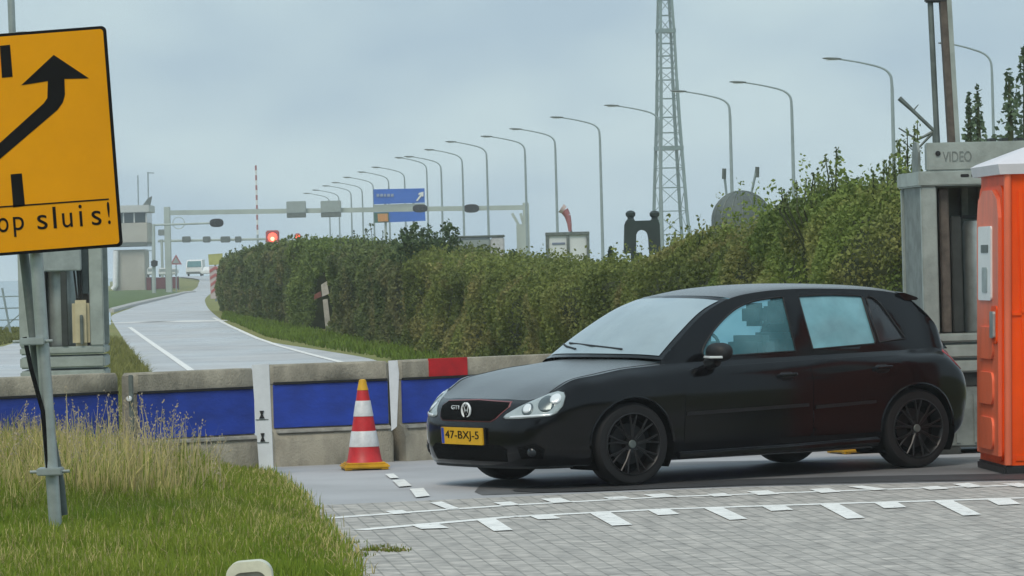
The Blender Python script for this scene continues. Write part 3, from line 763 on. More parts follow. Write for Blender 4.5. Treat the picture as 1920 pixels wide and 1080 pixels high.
# ================================================================ TRAFFIC CONES
M['cone_red'] = mat('cone_red', (.58, .02, .025), .45, 0, .15, 9)
M['cone_white'] = mat('cone_white', (.66, .67, .68), .4, 0, .12, 14)
M['cone_yellow'] = mat('cone_yellow', (.72, .40, .012), .55, 0, .18, 7)
def cone(label, loc, rz):
    t = thing('traffic_cone', label, 'traffic cone', loc, rz, 'traffic cones beside the barriers')
    R0, R1, z0, z1 = .145, .033, .055, .72
    def rad(z): return R0 + (R1 - R0) * (z - z0) / (z1 - z0)
    mb = MB(); mb.bbox(-.19, .19, -.19, .19, .008, .045, .012); mb.bbox(-.165, .165, -.165, .165, .040, .058, .008)
    for sx in (-1, 1):
        for sy in (-1, 1): mb.bbox(sx * .15 - .03, sx * .15 + .03, sy * .15 - .03, sy * .15 + .03, 0, .012, .003)
    mb.build('base', M['cone_yellow'], t)
    mb = MB(); mb.lathe([(R0 + .012, z0 - .01), (R0 + .004, z0 + .012)] + [(rad(z), z) for z in np.linspace(z0 + .02, .655, 6)] + [(0.01, .656)], 40)
    mb.build('cone_body', M['cone_red'], t, smooth=True)
    for za, zb in ((.185, .315), (.435, .565)):
        MB().lathe([(rad(za) + .0005, za), (rad(za) + .003, za + .003), (rad(zb) + .003, zb - .003), (rad(zb) + .0005, zb)], 40).build('reflective_sleeve', M['cone_white'], t, smooth=True)
    MB().lathe([(rad(.652) + .003, .652), (rad(.70), .70), (R1 - .004, .735), (.012, .742)], 32).build('tip', M['cone_yellow'], t, smooth=True)
    return t
cg = G(684, 882)
c0 = cone('red and white striped traffic cone with yellow base in front of the blue board', (cg.x, cg.y, .012), radians(8))
c1 = copy_tree(c0); c1.location = (gp(1604, 860, 34.3).x, 34.3, .012); c1.rotation_euler[2] = radians(20)
c1['label'] = 'traffic cone behind the car, only its yellow base showing beneath the rear bumper'

# ================================================================ YELLOW SIGN
M['sign_y'] = mat('sign_yellow', (.78, .33, .0), .7, 0, .06, 1.6, spec=.15)
M['ink'] = mat('sign_black', (.006, .006, .006), .8, 0, .1, 4, spec=.15)
ZS = 24.6; sS = F / ZS; aS = radians(4.4)
def sp(px, py):
    dx, dy = px - 230, -(py - 462); return ((dx * cos(aS) + dy * sin(aS)) / sS, (-dx * sin(aS) + dy * cos(aS)) / sS)
org = P(230, 462, ZS)
foot = P(104, 1000, ZS + .12)
t = thing('road_sign', 'large tilted yellow diversion sign with black arrow and lettering on steel poles', 'road sign', (foot.x, foot.y, 0))
SM = Matrix.Translation(org - Vector((foot.x, foot.y, 0))) @ Matrix.Rotation(-(aS - radians(1.5)), 4, 'Y') @ Matrix(((1, 0, 0, 0), (0, 0, -1, 0), (0, 1, 0, 0), (0, 0, 0, 1)))
# SM: local x right, y up, z toward the viewer
Wd_, Hd_ = 1.42, (462 - 46) / sS / cos(aS) * .995
def rrect(x0, y0, x1, y1, r, n=6):
    o_ = []
    for cx_, cy_, a0 in ((x1 - r, y0 + r, -90), (x1 - r, y1 - r, 0), (x0 + r, y1 - r, 90), (x0 + r, y0 + r, 180)):
        o_ += [(cx_ + r * cos(radians(a0 + 90 * k / n)), cy_ + r * sin(radians(a0 + 90 * k / n))) for k in range(n + 1)]
    return o_
MB().prism(rrect(-Wd_, 0, 0, Hd_, .03), .025, SM @ Matrix.Translation((0, 0, -.03))).build('panel_back', M['ink'], t)
pan = MB().prism(rrect(-Wd_ + .018, .018, -.018, Hd_ - .018, .02), .006, SM @ Matrix.Translation((0, 0, -.006))).build('panel', M['sign_y'], t)
arrow = [(101, 103), (167, 147), (121, 148), (122, 178), (118, 192), (108, 206), (0, 298), (-62, 350), (-78, 372), (-80, 460 - 66), (-114, 396), (-112, 360), (-98, 330), (-60, 316), (0, 268), (82, 194), (89, 184), (90, 152), (40, 160)]
MB().prism([sp(*p) for p in arrow], .003, SM).build('arrow', M['ink'], t)
MB().prism([sp(0, 86), (sp(19, 84)), sp(24, 144), sp(4, 146)], .003, SM).build('lane_dash', M['ink'], t)
MB().prism([sp(20, 327), (sp(41, 325)), sp(47, 386), sp(25, 389)], .003, SM).build('lane_dash', M['ink'], t)
MB().prism([sp(-140, 397), sp(204, 372), sp(204.3, 374.6), sp(-139.7, 399.6)], .003, SM).build('divider_line', M['ink'], t)
x0, y0 = sp(-4, 446); x1, _ = sp(211, 420)
def spaced_text():
    # letters one by one so that the wide spacing of the sign is kept
    xh = 27 / sS; asc = 45 / sS
    seq = [('o', -3, 17, 0, 1), ('p', 26, 46, -.33, 1), ('s', 71, 90, 0, 1), ('l', 101, 107, 0, 1.5), ('u', 118, 137, 0, 1), ('i', 150, 156, 0, 1.5), ('s', 173, 191, 0, 1), ('!', 203, 208, 0, 1.55)]
    for ch, a_, b_, de, hh in seq:
        bx, by = sp(a_, 436 - (a_ * .077)); ex, _y = sp(b_, 436 - (b_ * .077))
        hgt = xh * (1.38 if ch == 'p' else hh); yy = by - (.38 * xh if ch == 'p' else 0)
        fit_text(ch, ex - bx, hgt, .003, SM @ Matrix.Translation((bx, yy, 0)), 'letter', M['ink'], t)
spaced_text()
ol = Vector((foot.x, foot.y, 0))
def lp(px, py, dY=.1): return P(px, py, ZS + dY) - ol
mb = MB(); mb.tube([lp(38, 60, .12), lp(106, 1008, .12)], .040, n=16); mb.build('pole', M['galv'], t, smooth=True)
mb = MB(); mb.tube([lp(12, 300, .22), lp(44, 470, .22), lp(70, 690, .22), lp(112, 905, .24), lp(118, 965, .26)], .030, n=12); mb.build('rear_pole', M['galv_dark'], t, smooth=True)
mb = MB(); mb.tube([lp(46, 632, .05), lp(58, 690, .05), lp(80, 770, .08), lp(90, 880, .1)], .014, n=8); mb.build('strut', M['ink'], t)
for px_, py_ in ((62, 640), (94, 884)):
    a_ = lp(px_, py_); mb = MB(); mb.bbox(a_.x - .075, a_.x + .075, a_.y - .07, a_.y + .11, a_.z - .022, a_.z + .022, .006)
    mb.tube([a_ + Vector((-.12, -.02, 0)), a_ + Vector((.12, -.02, 0))], .010, n=8); mb.build('clamp', M['galv'], t)
for yy in (.25, 1.1):
    MB().prism([(-Wd_ + .1, yy), (-.1, yy), (-.1, yy + .05), (-Wd_ + .1, yy + .05)], .035, SM @ Matrix.Translation((0, 0, -.068))).build('back_rail', M['galv'], t)

# cream post with rounded top at the lower edge of the picture
a_, b_ = P(433, 1082, 17.5), P(519, 1082, 17.5); tp = P(476, 1057, 17.5); cx = (a_.x + b_.x) / 2; hw = (b_.x - a_.x) / 2
t = thing('verge_post', 'cream coloured post with a rounded rim in the grass at the bottom edge', 'post', (cx, 17.5, 0))
M['cream'] = mat('cream_plastic', (.68, .68, .52), .4, 0, .12, 8)
Mx = Matrix(((1, 0, 0, 0), (0, 0, 1, 0), (0, 1, 0, 0), (0, 0, 0, 1)))
ow = rrect(-hw, 0, hw, tp.z + .01, hw * .62, 10)
iw = rrect(-hw * .74, .0, hw * .74, tp.z - .035, hw * .42, 10)
Rr = Matrix.Rotation(radians(-3.5), 4, 'Y')
MB().prism(ow, .09, Rr @ Matrix.Translation((0, .025, 0)) @ Mx).build('shell', M['cream'], t, smooth=True)
rim = MB(); k = len(ow); m_ = len(iw)
rv = [Rr @ Vector((x, 0, z)) for x, z in ow] + [Rr @ Vector((x, .0, z)) for x, z in iw] + [Rr @ Vector((x, .0245, z)) for x, z in ow] + [Rr @ Vector((x, .0245, z)) for x, z in iw]
rim.add(rv, [(i, (i + 1) % k, k + (i + 1) % k, k + i) for i in range(k)] + [(i, 2 * k + i, 2 * k + (i + 1) % k, (i + 1) % k) for i in range(k)] + [(k + i, k + (i + 1) % k, 3 * k + (i + 1) % k, 3 * k + i) for i in range(k)])
rim.build('rim', M['cream'], t)
pm = MB().prism(iw, .004, Rr @ Matrix.Translation((0, .019, 0)) @ Mx).build('recess', mat('dull_beige_plastic', (.36, .36, .29), .7, 0, .2, 12), t)  # darker beige inside the rim

# ================================================================ VIDEO TOWERS
M['vt'] = mat('grey_green_steel', (.40, .45, .42), .5, .25, .14, 5, .1, 40)
M['vt_mid'] = mat('dull_grey_green_steel', (.24, .275, .26), .6, .2, .2, 6)
M['vt_dark'] = mat('dark_steel', (.05, .058, .055), .6, .2, .2, 6)
M['vt_brown'] = mat('rusty_brown_steel', (.15, .125, .105), .75, .1, .25, 9)
M['cable'] = mat('rubber_cable', (.03, .03, .03), .6)
M['straw'] = mat('beige_canister', (.56, .50, .33), .6, 0, .1, 7)
def video_tower(label, loc, rz, w=1.15, d=.95, zb=.78, zt=2.22, ztop=2.58):
    """mobile camera tower: ballast base, steel cage with equipment, head box, telescopic mast"""
    t = thing('video_tower', label, 'video tower', loc, rz, 'video surveillance towers')
    x0, x1, y0, y1 = 0, w, 0, d
    q = w / 1.15
    b = MB(); b.bbox(x0 + .02 * q, x1 - .02, y0 + .03, y1 - .03, .06, .56, .02)
    for k in range(7): b.box(x0 + (.10 + k * .15) * q, x0 + (.13 + k * .15) * q, y0 + .018, y0 + .032, .10, .50)
    b.build('ballast_base', M['vt_mid'], t)
    for x in (x0 + .1, x1 - .28): MB().bbox(x, x + .18, y0, y1, 0, .07, .01).build('skid', M['vt_dark'], t)
    f = MB(); f.bbox(x0 + .06 * q, x1 - .06, y0 + .06, y1 - .06, .56, .68, .01); f.build('plinth', M['vt_dark'], t)
    hp = MB(); hp.bbox(x0 + .70 * q, x0 + 1.0 * q, y0 - .012, y0 + .03, .47, .515, .008); hp.build('handle', M['black'], t)
    r = MB()
    for z_, hh in ((.68, .10), (.80, .11), (.93, .075)):
        r.bbox(x0, x1, y0, y0 + .07, z_, z_ + hh, .015); r.bbox(x0, x1, y1 - .07, y1, z_, z_ + hh, .015)
        r.bbox(x0, x0 + .06 * q, y0 + .07, y1 - .07, z_ + .004, z_ + hh - .004, .01); r.bbox(x1 - .06, x1, y0 + .07, y1 - .07, z_ + .004, z_ + hh - .004, .01)
    r.build('bottom_rail', M['vt'], t)
    for (px_, py_, wx, m_) in ((x0, y0, .13, 'vt'), (x1 - .13, y0, .13, 'vt'), (x0, y1 - .07, .06, 'vt'), (x1 - .07, y1 - .07, .07, 'vt')):
        MB().bbox(px_ + .002, px_ + wx, py_ + .002, py_ + .07, 1.005, zt, .01).build('post', M[m_], t)
    p_ = MB(); p_.box(x0 + .02 * q, x0 + .028, y0 + .07, y1 - .07, 1.005, zt); p_.build('side_mesh', M['vt_mid'], t)
    p_ = MB()
    for k in range(6):
        xx = x0 + (.2 + k * .15) * q
        p_.bbox(xx, xx + (.035 if k % 2 else .06), y1 - .12, y1 - .08, 1.005, zt, .005)
    p_.build('back_bar', M['vt_mid'], t)
    bk = MB(); bk.box(x0 + .15 * q, x1 - .15, y1 - .07, y1 - .062, 1.0, zt); bk.build('back_panel', M['galv_dark'], t)
    # equipment
    MB().bbox(x0 + .17 * q, x0 + .25 * q, y0 + .10, y0 + .24, 1.006, zt - .02, .01).build('cable_duct', M['vt_brown'], t)
    MB().bbox(x0 + .27 * q, x0 + .36 * q, y0 + .14, y0 + .30, 1.006, zt - .25, .01).build('battery_rack', M['vt_dark'], t)
    c_ = MB(); c_.lathe([(.02, 1.006), (.15, 1.01), (.155, 1.05), (.155, zt - .34), (.14, zt - .29), (.04, zt - .28)], 28, Matrix.Translation((x0 + .56 * q, y0 + .32, 0))); c_.build('gas_cylinder', M['galv'], t, smooth=True)
    MB().bbox(x0 + .40 * q, x0 + .95 * q, y0 + .34, y0 + .42, zt - .27, zt - .24, .005).build('shelf', M['vt_dark'], t)
    MB().bbox(x0 + .80 * q, x0 + .93 * q, y0 + .3, y0 + .5, 1.006, 1.5, .012).build('control_box', M['vt_brown'], t)
    cb = MB()
    for k in range(3): cb.tube([(x0 + (.78 + k * .03) * q, y0 + .16, 1.006), (x0 + (.79 + k * .03) * q, y0 + .14, 1.4), (x0 + (.74 + k * .05) * q, y0 + .15, 1.8), (x0 + (.76 + k * .03) * q, y0 + .2, zt)], .010, n=6)
    cb.build('cable', M['cable'], t)
    # lintel and head
    h = MB(); h.bbox(x0 - .02, x1 + .02, y0 - .02, y1 + .02, zt + .001, zt + .125, .012); h.build('lintel', M['vt'], t)
    sl = MB()
    for xa, xb in ((.33, .40), (.42, .52), (.56, .62), (.66, .80)): sl.bbox(x0 + xa * q, x0 + xb * q, y0 - .026, y0 - .01, zt + .07, zt + .095, .004)
    sl.build('slot', M['black'], t)
    h = MB(); h.bbox(x0 + .06 * q, x1 - .0, y0 + .005, y0 + .12, zt + .128, ztop, .01); h.build('head_box', M['vt'], t)
    s_ = MB(); s_.prism([(0, 0), (.28, 0), (.28, .16), (.22, .24), (.10, .25), (0, .14)], .02, Matrix.Translation((x0 + .012, y0 + .02 + .28 + .13, zt + .128)) @ Matrix(((0, 0, 1, 0), (-1, 0, 0, 0), (0, 1, 0, 0), (0, 0, 0, 1))))
    s_.build('end_plate', M['vt_mid'], t)
    MB().lathe([(0, -.004), (.022, -.003), (.022, .004), (0, .005)], 14, Matrix.Translation((x0 + .15 * q, y0, ztop - .09)) @ Matrix.Rotation(pi / 2, 4, 'X')).build('bolt', M['black'], t)
    fit_text('VIDEO', .24, .085, .004, Matrix.Translation((x0 + .19 * q, y0 + .004, zt + .20)) @ Matrix.Rotation(pi / 2, 4, 'X'), 'lettering', M['vt_mid'], t)
    tb = MB()
    for xx in (.62, .72, .84, .93): tb.bbox(x0 + xx * q, x0 + (xx + .05) * q, y0 + .13, y0 + .30, zt + .13, ztop + .03, .005)
    tb.build('top_bracket', M['vt_dark'], t)
    return t
rt = G(1690, 876); rt = Vector((gp(1738, 800, 33.6).x, 33.6, 0))
vt = video_tower('grey-green steel video tower with tall mast behind the rear of the car', tuple(rt), radians(5))
vi = vt.matrix_world
from mathutils import Euler
def inv_of(o_): return (Matrix.Translation(o_.location) @ o_.rotation_euler.to_matrix().to_4x4()).inverted()
def mast(t, a, b, a2, b2, Y, r1, r2):
    I = inv_of(t)
    def ext(p, q, k): d = (q - p); return p - d * k
    A, B = I @ P(*a, Y), I @ P(*b, Y)
    MB().tube([A + (A - B) * .15, B], r1, n=14).build('mast_rod', M['galv_dark'], t, smooth=True)
    A2, B2 = I @ P(*a2, Y), I @ P(*b2, Y)
    m = MB(); m.tube([A2 + (A2 - B2) * .15, B2], r2, n=4); m.build('mast', M['vt_brown'], t)
    m = MB(); m.tube([I @ P(a2[0] + 9, a2[1], Y - .03), I @ P(b2[0] + 9, b2[1], Y - .03)], r2 * .5, n=4); m.build('mast_rail', M['vt'], t)
    c_ = (A + A2) / 2; c_.z -= .02
    MB().bbox(c_.x - .1, c_.x + .1, c_.y - .05, c_.y + .05, c_.z, c_.z + .06, .01).build('mast_bracket', M['vt_dark'], t)
mast(vt, (1744, 0), (1758, 280), (1770, 0), (1787, 280), 34.0, .024, .055)
lt = Vector((gp(38, 700, 38.6).x, 38.6, 0))
vl = video_tower('grey-green steel video tower at the left behind the yellow sign', tuple(lt), radians(2.5), w=.80)
I = inv_of(vl)
MB().tube([I @ P(19, -40, 38.9), I @ P(23, 60, 38.9), I @ P(40, 380, 38.9)], .035, n=12).build('mast', M['galv'], vl, smooth=True)
# stored equipment seen in the left tower
a_ = I @ P(90, 515, 38.55)
MB().bbox(.24, .60, -.01, .10, 1.72, 2.05, .01).build('equipment_box', M['galv'], vl)
MB().bbox(.40, .46, .0, .05, 1.006, 1.715, .006).build('centre_post', M['vt_dark'], vl)
MB().bbox(.50, .665, .01, .12, 1.006, 1.44, .03).build('canister', M['straw'], vl, smooth=True)
MB().bbox(.575, .605, -.02, .008, 1.02, 1.30, .005).build('canister_strap', M['galv_dark'], vl)

# ================================================================ PORTABLE TOILET
M['orange'] = mat('orange_plastic', (.93, .085, .0), .5, 0, .12, 3.0, .1, 12, stretch=(1, 1, .35), spec=.25)
M['orange_pale'] = mat('pale_orange_plastic', (.85, .17, .075), .45, 0, .15, 2.5, .1, 12, stretch=(1, 1, .4))  # paler orange for the door side and corner post
M['roofw'] = mat('white_roof_plastic', (.74, .72, .76), .5, 0, .05, 3)
Zp = 30.3; c_ = gp(1888, 896, Zp)
pt = thing('portable_toilet', 'orange portable toilet cabin with white roof at the right edge', 'portable toilet', (c_.x, Zp, 0), radians(3.5))
# local: x right along the plain side, y back along the door side
Wp, Dp, Hp = 1.12, 1.12, 2.24
def taper(z): return .055 * z / Hp
b = MB()
def slab(z0, z1, inset=0.0):
    a = taper(z0) + inset; c = taper(z1) + inset
    vs = [(a, a * .3, z0), (Wp - a, a * .3, z0), (Wp - a, Dp - a, z0), (a, Dp - a, z0), (c, c * .3, z1), (Wp - c, c * .3, z1), (Wp - c, Dp - c, z1), (c, Dp - c, z1)]
    b.add(vs, [(0, 3, 2, 1), (4, 5, 6, 7), (0, 1, 5, 4), (1, 2, 6, 5), (2, 3, 7, 6), (3, 0, 4, 7)])
slab(.06, Hp)
b.build('cabin_wall', M['orange'], pt)
sk = MB(); sk.bbox(-.02, Wp + .02, -.02, Dp + .02, .0, .075, .015); sk.build('skid_base', M['black'], pt)
rb = MB()
for k in range(5):
    x_ = .13 + k * .22
    rb.bbox(x_, x_ + .05, -.004, .022, .16, Hp - .12, .01)
rb.bbox(.06, Wp - .06, -.008, .02, .10, .16, .01); rb.bbox(.06, Wp - .06, -.004, .02, 1.18, 1.22, .01)
rb.build('wall_rib', M['orange'], pt)
cp = MB(); cp.tube([(0.012, -.004, .08), (.065, .012, Hp)], .028, n=10); cp.build('corner_post', M['orange_pale'], pt, smooth=True)
# door side (normal -x)
dm = Matrix(((0, 0, -1, 0), (-1, 0, 0, 0), (0, 1, 0, 0), (0, 0, 0, 1)))   # local (a,b,c) -> x=-c, y=-a, z=b
def side(poly_, d, off=0.0): 
    m = MB(); tlt = Matrix.Rotation(atan2(.055, Hp), 4, 'Y'); m.prism(poly_, d, Matrix.Translation((off - .001, 0, 0)) @ tlt @ dm); return m
side(rrect(-Dp + .07, .10, -.07, Hp - .08, .10), .018).build('door_frame', M['orange'], pt)
door = side([(-Dp + .12, .14), (-.10, .14), (-.10, 1.92), (-.16, 2.06), (-.35, 2.13), (-.75, 2.13), (-Dp + .17, 2.06), (-Dp + .12, 1.92)], .045).build('door', M['orange_pale'], pt)
# upper bulged panel, label and mouldings on the door
side(rrect(-.88, 1.30, -.34, 1.86, .03), .058).build('label_plate', M['white'], door)
side(rrect(-.70, 1.36, -.48, 1.55, .02), .062).build('pictogram', M['galv'], door)
side(rrect(-.74, 1.66, -.44, 1.72, .01), .062).build('pictogram', M['galv_dark'], door)
for z_ in (.18, .52, .86):
    side(rrect(-.86, z_, -.26, z_ + .24, .08), .062).build('moulded_panel', M['orange_pale'], door)
hd = side(rrect(-.30, 1.02, -.16, 1.22, .02), .075).build('handle', M['galv'], door)
side(rrect(-.34, .98, -.12, 1.26, .03), .056).build('latch_recess', M['orange'], door)
# roof
rf = MB(); zz = [(Hp + .0, -.03), (Hp + .075, -.045), (Hp + .10, .0), (Hp + .20, .26), (Hp + .27, .46)]
vs = []
for z_, i_ in zz: vs += [(i_ + .03, i_ + .0, z_), (Wp - i_ - .03, i_, z_), (Wp - i_ - .03, Dp - i_ - .02, z_), (i_ + .03, Dp - i_ - .02, z_)]
rf.add(vs, [(4 * i + j, 4 * i + (j + 1) % 4, 4 * i + 4 + (j + 1) % 4, 4 * i + 4 + j) for i in range(len(zz) - 1) for j in range(4)] + [(3, 2, 1, 0), tuple(range(4 * len(zz) - 4, 4 * len(zz)))])
rf.build('roof', M['roofw'], pt, smooth=True)
vp = MB().tube([(Wp - .2, Dp - .15, .3), (Wp - .2, Dp - .15, Hp + .36)], .05, n=14).build('vent_pipe', M['white'], pt, smooth=True)
# ================================================================ BACKGROUND
# ---- street lamps: tapered post, curved arm, flat lamp head. heads as seen: (post px, head px, head py)
LAMPS = [(1868, 1795, 80), (1680, 1568, 109), (1491, 1395, 153), (1375, 1287, 170), (1244, 1160, 197), (1132, 1058, 219), (1048, 980, 241), (991, 925, 255), (919, 858, 265), (873, 817, 280),
         (833, 778, 293), (806, 760, 295), (764, 715, 313), (734, 688, 322), (705, 660, 332), (684, 637, 342), (663, 620, 348), (640, 600, 356), (622, 583, 362)]
HLAMP = 12.0
def horizon(px): return 500 + (960 - px) * math.tan(radians(1.5))
lamp0 = None
ords = ['nearest street lamp, at the far right behind the conifers', 'second street lamp, its arm ending well left of the twin mast poles', 'third street lamp, standing over the ragged hedge shoots', 'fourth street lamp, right behind the grey dome',
        'fifth street lamp, its post hidden by the lattice mast', 'sixth street lamp, just left of the dark twin-post gate', 'seventh street lamp, in line with the windsock', 'eighth street lamp, at the right end of the gantry',
        'ninth street lamp, in line with the grey lorry body', 'tenth street lamp, close to the right-hand black signal of the gantry', 'eleventh street lamp, just right of the blue road sign', 'twelfth street lamp, touching the right edge of the blue sign',
        'thirteenth street lamp, rising above the middle of the blue sign', 'fourteenth street lamp, rising above the left half of the blue sign', 'fifteenth street lamp, just left of the blue sign', 'sixteenth street lamp, faint above the gantry',
        'seventeenth street lamp, faint over the right gantry sign box', 'eighteenth street lamp, barely visible left of the others', 'last and faintest street lamp of the row']
for i, (pp_, hp_, hy) in enumerate(LAMPS):
    Z = F * (HLAMP - CAMH) / (horizon(hp_) - hy)
    x = (pp_ + (2 if i < 4 else 0) - 960) / F * Z; xh = (hp_ - 960) / F * Z; arm = x - xh + .45
    if lamp0 is None:
        lamp0 = thing('street_lamp', 'x', 'street lamp', (x, Z, 0), 0, 'street lamps in a row behind the hedge')
        MB().tube([(0, 0, 0), (0, 0, 1.2), (0, 0, HLAMP - 1.6)], [.105, .095, .065], n=10).build('post', M['lamp_grey'], lamp0, smooth=True)
        c_ = catmull([(0, 0, HLAMP - 1.6), (-.06, 0, HLAMP - .95), (-.32, 0, HLAMP - .62), (-1.1, 0, HLAMP - .30), (-2.0, 0, HLAMP - .06)], 6)
        MB().tube([tuple(p) for p in c_], [.062 - .022 * k / (len(c_) - 1) for k in range(len(c_))], n=8).build('arm', M['lamp_grey'], lamp0, smooth=True)
        h = MB(); h.lathe([(.02, 0), (.09, .06), (.13, .3), (.12, .55), (.05, .74)], 12, Matrix.Translation((-1.9, 0, HLAMP - .05)) @ Matrix.Rotation(radians(-86), 4, 'Y') @ Matrix.Scale(.5, 4, (1, 0, 0)))
        hd_ = h.build('lamp_head', M['galv_dark'], lamp0, smooth=True)
        MB().bbox(-2.50, -2.05, -.07, .07, HLAMP - .115, HLAMP - .085, .01).build('lens', M['white'], hd_)
        o = lamp0
    else: o = copy_tree(lamp0)
    o.location = (x, Z, 0); s_ = arm / 2.45
    o.scale = (max(.7, min(1.35, s_)), 1, 1); o['label'] = ords[i]

# ---- lattice mast
Zm = 500; k_ = Zm / F
M['lattice'] = mat('green_grey_lattice_steel', (.22, .31, .31), .6, .2, .1, .5)
bc = P(1258, 440, Zm); t = thing('lattice_mast', 'tall green-grey lattice mast rising out of the picture', 'lattice mast', (bc.x, bc.y, 0), radians(12))
I = inv_of(t)
LV = [(505, 1216, 1300), (440, 1223, 1293), (396, 1225.5, 1288), (352, 1227, 1285), (278, 1229.5, 1279), (220, 1231, 1274), (150, 1232, 1269.5), (105, 1232.5, 1267.5), (58, 1233.5, 1265.5), (0, 1236, 1262), (-60, 1238, 1260), (-110, 1240, 1258)]
lev = []
for y, xl, xr in LV:
    w_ = (xr - xl) * k_ / (cos(radians(12)) + sin(radians(12))) / 2 * .96; z = P(1250, y, Zm).z
    cxx = P((xl + xr) / 2, y, Zm).x - bc.x; lev.append((z, w_, cxx * .0))
lev[0] = (0, lev[0][1], 0)
def corner(l, c): z, w_, ox = l; sx, sy = [(-1, -1), (1, -1), (1, 1), (-1, 1)][c % 4]; return Vector((sx * w_ + ox, sy * w_, z))
for c_ in range(4):
    m = MB()
    for a_, b_ in zip(lev[:-1], lev[1:]): m.beam(corner(a_, c_), corner(b_, c_), .34 if a_[0] < 20 else .28)
    m.build('leg', M['lattice'], t)
m = MB(); m2 = m
fine = []
for a_, b_ in zip(lev[:-1], lev[1:]):
    n = 2 if a_[1] < 1.6 else 1
    for q in range(n): fine.append(tuple(a_[j] + (b_[j] - a_[j]) * q / n for j in range(3)))
fine.append(lev[-1])
for i, (a_, b_) in enumerate(zip(fine[:-1], fine[1:])):
    for c_ in range(4):
        p, q = (c_, c_ + 1) if i % 2 else (c_ + 1, c_)
        m.beam(corner(a_, p), corner(b_, q), .075)
        m2.beam(corner(a_, c_), corner(a_, c_ + 1), .09)
for z_i in (4, 8):
    for c_ in range(4): m2.beam(corner(lev[z_i], c_), corner(lev[z_i], c_ + 1), .5)
m.build('bracing', M['lattice'], t)

# ---- gantry over the road
Zg = 367; gx0 = P(316, 500, Zg).x; gx1 = P(988, 500, Zg).x; ztop = P(316, 395, Zg).z; zr = P(988, 386, Zg).z
M['gantry'] = mat('pale_gantry_steel', (.44, .50, .47), .5, .15, .1, .5)
t = thing('gantry', 'long pale grey gantry spanning the road with two sign boxes', 'gantry', (gx0, Zg, 0))
def gl(px, py, Y=Zg): p = P(px, py, Y); return p - Vector((gx0, Zg, 0))
MB().bbox(-.28, .28, -.28, .28, -.3, ztop + .35, .05).build('column', M['gantry'], t)
e = gl(988, 470)
MB().bbox(e.x - .28, e.x + .28, -.28, .28, 0, gl(988, 386).z + .3, .05).build('column', M['gantry'], t)
m = MB(); a_, b_ = gl(316, 399), gl(988, 389)
m.tube([a_, b_], .30, n=4); m.build('beam', M['gantry'], t)
m = MB()
for xa in (960, 976): q = gl(xa, 400); m.beam(q, gl(990, 452), .25)
m.bbox(e.x - .9, e.x + .1, -.4, .4, gl(988, 476).z, gl(988, 420).z, .05); m.build('bracket', M['gantry'], t)
for (xa, ya, xb, yb) in ((538, 377, 574, 400), (602, 376, 640, 399)):
    p, q = gl(xa, yb), gl(xb, ya)
    bx = MB().bbox(p.x, q.x, -.75, -.32, p.z, q.z, .05).build('sign_box', M['galv'], t)
    MB().bbox(p.x + .02, q.x - .02, -.80, -.30, p.z - .42, p.z - .01, .03).build('sign_box_skirt', M['galv_dark'], bx)
def signal(label, px, py, Y, w, h, mast_=None, lit=False):
    p = P(px, py, Y); k = Y / F; W_, H_ = w * k / 2, h * k / 2
    t = thing('traffic_signal', label, 'traffic signal', (p.x, Y - .6, p.z), 0, 'black traffic signal heads over the road')
    poly_ = [(W_ * cos(a) * (1 if abs(cos(a)) < .5 else 1) , H_ * sin(a)) for a in np.linspace(0, 2 * pi, 24, endpoint=False)]
    poly_ = [(np.sign(x) * abs(x / W_) ** .75 * W_, np.sign(y) * abs(y / H_) ** .75 * H_) for x, y in poly_]
    MB().prism(poly_, .12, Matrix(((1, 0, 0, 0), (0, 0, 1, 0), (0, 1, 0, 0), (0, 0, 0, 1)))).build('backboard', M['black'], t)
    for sx in (-.45, 0.0, .45):
        MB().lathe([(.01, -.05), (H_ * .45, -.04), (H_ * .5, 0), (H_ * .5, .12)], 14, Matrix.Translation((sx * W_ * 1.2, -.02, 0)) @ Matrix.Rotation(pi / 2, 4, 'X')).build('lamp_hood', M['vt_dark'], t)
    MB().bbox(-.06, .06, .12, .6, -.06, .06 , .01).build('bracket', M['galv_dark'], t)
    return t
signal('black signal head hanging at the blue sign’s right edge under the gantry beam'.replace('’', "'"), 788, 391, Zg, 28, 15)
signal('black signal head on the gantry beam, rightmost of the three', 884, 391, Zg, 29, 16)
# signal mast with an arm, left of the gantry
Z2 = 345; q0 = P(288, 520, Z2)
t = thing('signal_mast', 'slim grey signal mast with a long arm left of the gantry column', 'signal mast', (q0.x, Z2, 0))
def l2(px, py): return P(px, py, Z2) - Vector((q0.x, Z2, 0))
MB().tube([(0, 0, -.2), l2(288, 470), l2(288, 420)], [.18, .16, .13], n=10).build('post', M['gantry'], t, smooth=True)
MB().tube([l2(288, 422), l2(408, 418)], .09, n=8).build('arm', M['gantry'], t)
MB().lathe([(.02, -.3), (.28, -.2), (.3, .2), (.05, .3)], 12, Matrix.Translation(l2(290, 494) + Vector((0, -.3, 0)))).build('lamp_head', M['black'], t)
rg = MB()
cc = l2(335, 418); ring = [cc + Vector((cos(a) * .5, 0, sin(a) * .5)) for a in np.linspace(0, 2 * pi, 17)]
rg.tube(ring, .035, n=5); rg.build('ring', M['gantry'], t)
signal('black oval signal head at the end of the slim mast arm', 407, 418, Z2, 26, 16)
